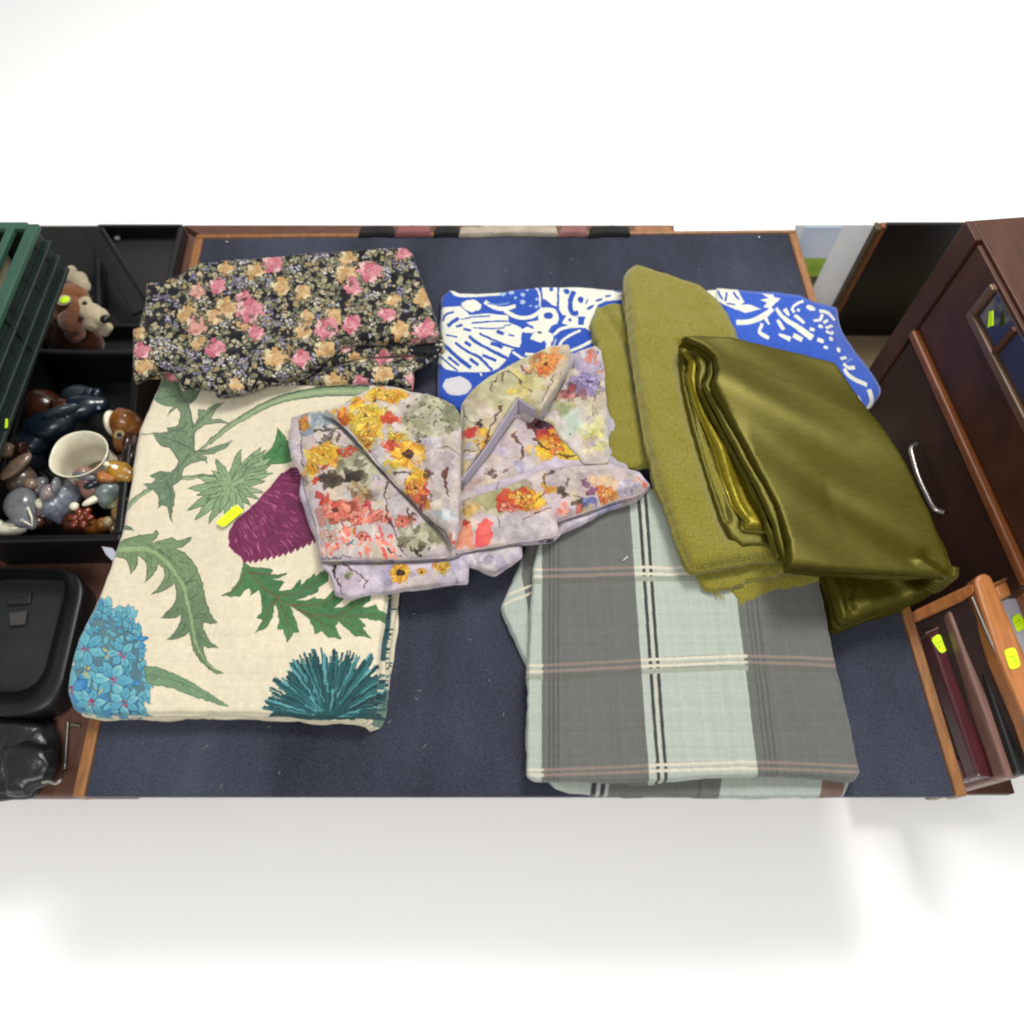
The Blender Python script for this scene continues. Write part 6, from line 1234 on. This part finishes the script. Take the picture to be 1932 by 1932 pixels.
# far side post runs down towards the table
a_, b_ = P(*z('O', (1030, 330)), zo), P(*z('O', (610, 530)), -.06)
a2, b2 = P(*z('O', (1040, 420)), zo), P(*z('O', (625, 610)), -.06)
prism("side_post", [a_, b_, b2, a2], (0, .0, -.03), WOOD_ORANGE, of, .006)
prism("back_board", [a2 - Vector((0, 0, .02)), b2 - Vector((0, 0, .02)), b2 - Vector((-.02, .22, .02)), a2 - Vector((-.03, .22, .02))], (0, 0, -.006), mat("brown_backing", (58, 38, 34), .7), of, .001)
sticker(of, 'O', [(1238, 815), (1312, 795), (1352, 925), (1280, 948)], zo + .0015)
of2 = empty("mounted_picture_frame", P(*z('O', (1300, 480)), ZR), "honey wood frame round a white mount, at the far right behind the large honey frame", "picture frame", "picture frames leaning between the table and the cabinet")
prism("top_rail", [P(*p, .015) for p in z('O', [(1165, 352), (1480, 215), (1480, 330), (1200, 470)])], (0, 0, -.02), WOOD_ORANGE, of2, .005)
prism("inner_slip", [P(*p, .02) for p in z('O', [(1160, 345), (1480, 205), (1480, 225), (1170, 362)])], (0, 0, -.02), WOOD_EDGE, of2, .002)
prism("side_rail", [P(*p, .0155) for p in z('O', [(1335, 320), (1385, 300), (1480, 560), (1480, 700)])], (0, 0, -.02), WOOD_ORANGE, of2, .004)
prism("mount", [P(*p, -.006) for p in z('O', [(1200, 480), (1480, 350), (1480, 1000), (1400, 1000)])], (0, 0, -.006), mat("grey_mount", (206, 204, 214), .8, .03), of2, .001)
sticker(of2, 'O', [(1290, 590), (1340, 555), (1400, 640), (1330, 690)], -.0045)
for x, y in ((.72, .24), (.72, .40)):
    pass

# ================================================================== behind the table
ledge = empty("back_ledge", (-.1, 1.15, 0), "narrow brown wooden ledge along the far edge of the table", "ledge")
zl = -.002
prism("board", [P(385, 447, zl), P(1500, 436, zl), P(1500, 424, zl), P(345, 424, zl)], (0, 0, -.02), mat("ledge_wood", (104, 68, 50), .5, .25, 20, stretch=(1, 8, 8)), ledge, .002)
for x in (-.45, .4): box("leg", (x, 1.12, (T + zl - .02) / 2), (.04, .02, T + zl - .02), WOOD_RED, ledge)
def strip(nm, x0, x1, col, label, cat, top_=423, bot=440, z_=.010, seed=1):
    t = pad(nm, [(x0, bot), ((x0 + x1) / 2, bot - 2), (x1, bot - 1), (x1 - 3, top_ + 2), ((x0 + x1) / 2, top_), (x0 + 4, top_ + 3)], zl, z_, mat(nm + "_cloth", col, .85, .15, 40), None, .004, 1, .003, .002, seed); tag(t, label, cat); return t
strip("black_pouch", 676, 744, (26, 24, 24), "small black pouch on the brown ledge behind the table", "pouch", seed=91)
strip("pink_cushion", 746, 812, (150, 92, 92), "dusky pink cushion beside the black pouch behind the table", "cushion", seed=92)
strip("folded_paper", 866, 1052, (188, 176, 156), "folded cream paper on the ledge behind the middle of the table", "paper", seed=93)
strip("black_purse", 818, 866, (20, 19, 20), "flat black purse left of the folded cream paper", "purse", seed=96)
strip("rose_bundle", 1054, 1108, (146, 100, 98), "rose coloured cloth bundle right of the cream paper", "cloth", seed=94)
strip("dark_wallet", 1112, 1190, (24, 20, 20), "long black wallet between rose bundle and wooden block", "wallet", seed=97)
wb = prism("wooden_block", [P(1196, 437, .0), P(1268, 437, .0), P(1268, 426, .0), P(1196, 426, .0)], (0, 0, -.03), WOOD_EDGE, None, .002); tag(wb, "short pale wooden block on the ledge behind the table", "block")
wp = prism("white_card", [P(1272, 436, .002), P(1500, 434, .002), P(1500, 424, .002), P(1272, 425, .002)], (0, 0, -.012), MOUNT, None, .001); tag(wp, "long white card on the ledge by the table's far right corner", "card")
sup = empty("low_bench", (.66, .36, 0), "low dark wooden bench in the gap that carries the leaning frames", "bench")
yb_ = P(1880, 1499, -.2435).y
box("seat_board", (.665, (yb_ + .53) / 2, T - .2315 - .012), (.22, .53 - yb_, .02), WOOD_DARK, sup)
for x in (.58, .75):
    for y in (yb_ + .12, .50): box("leg", (x, y, (T - .2535) / 2), (.025, .025, T - .2535), WOOD_DARK, sup)
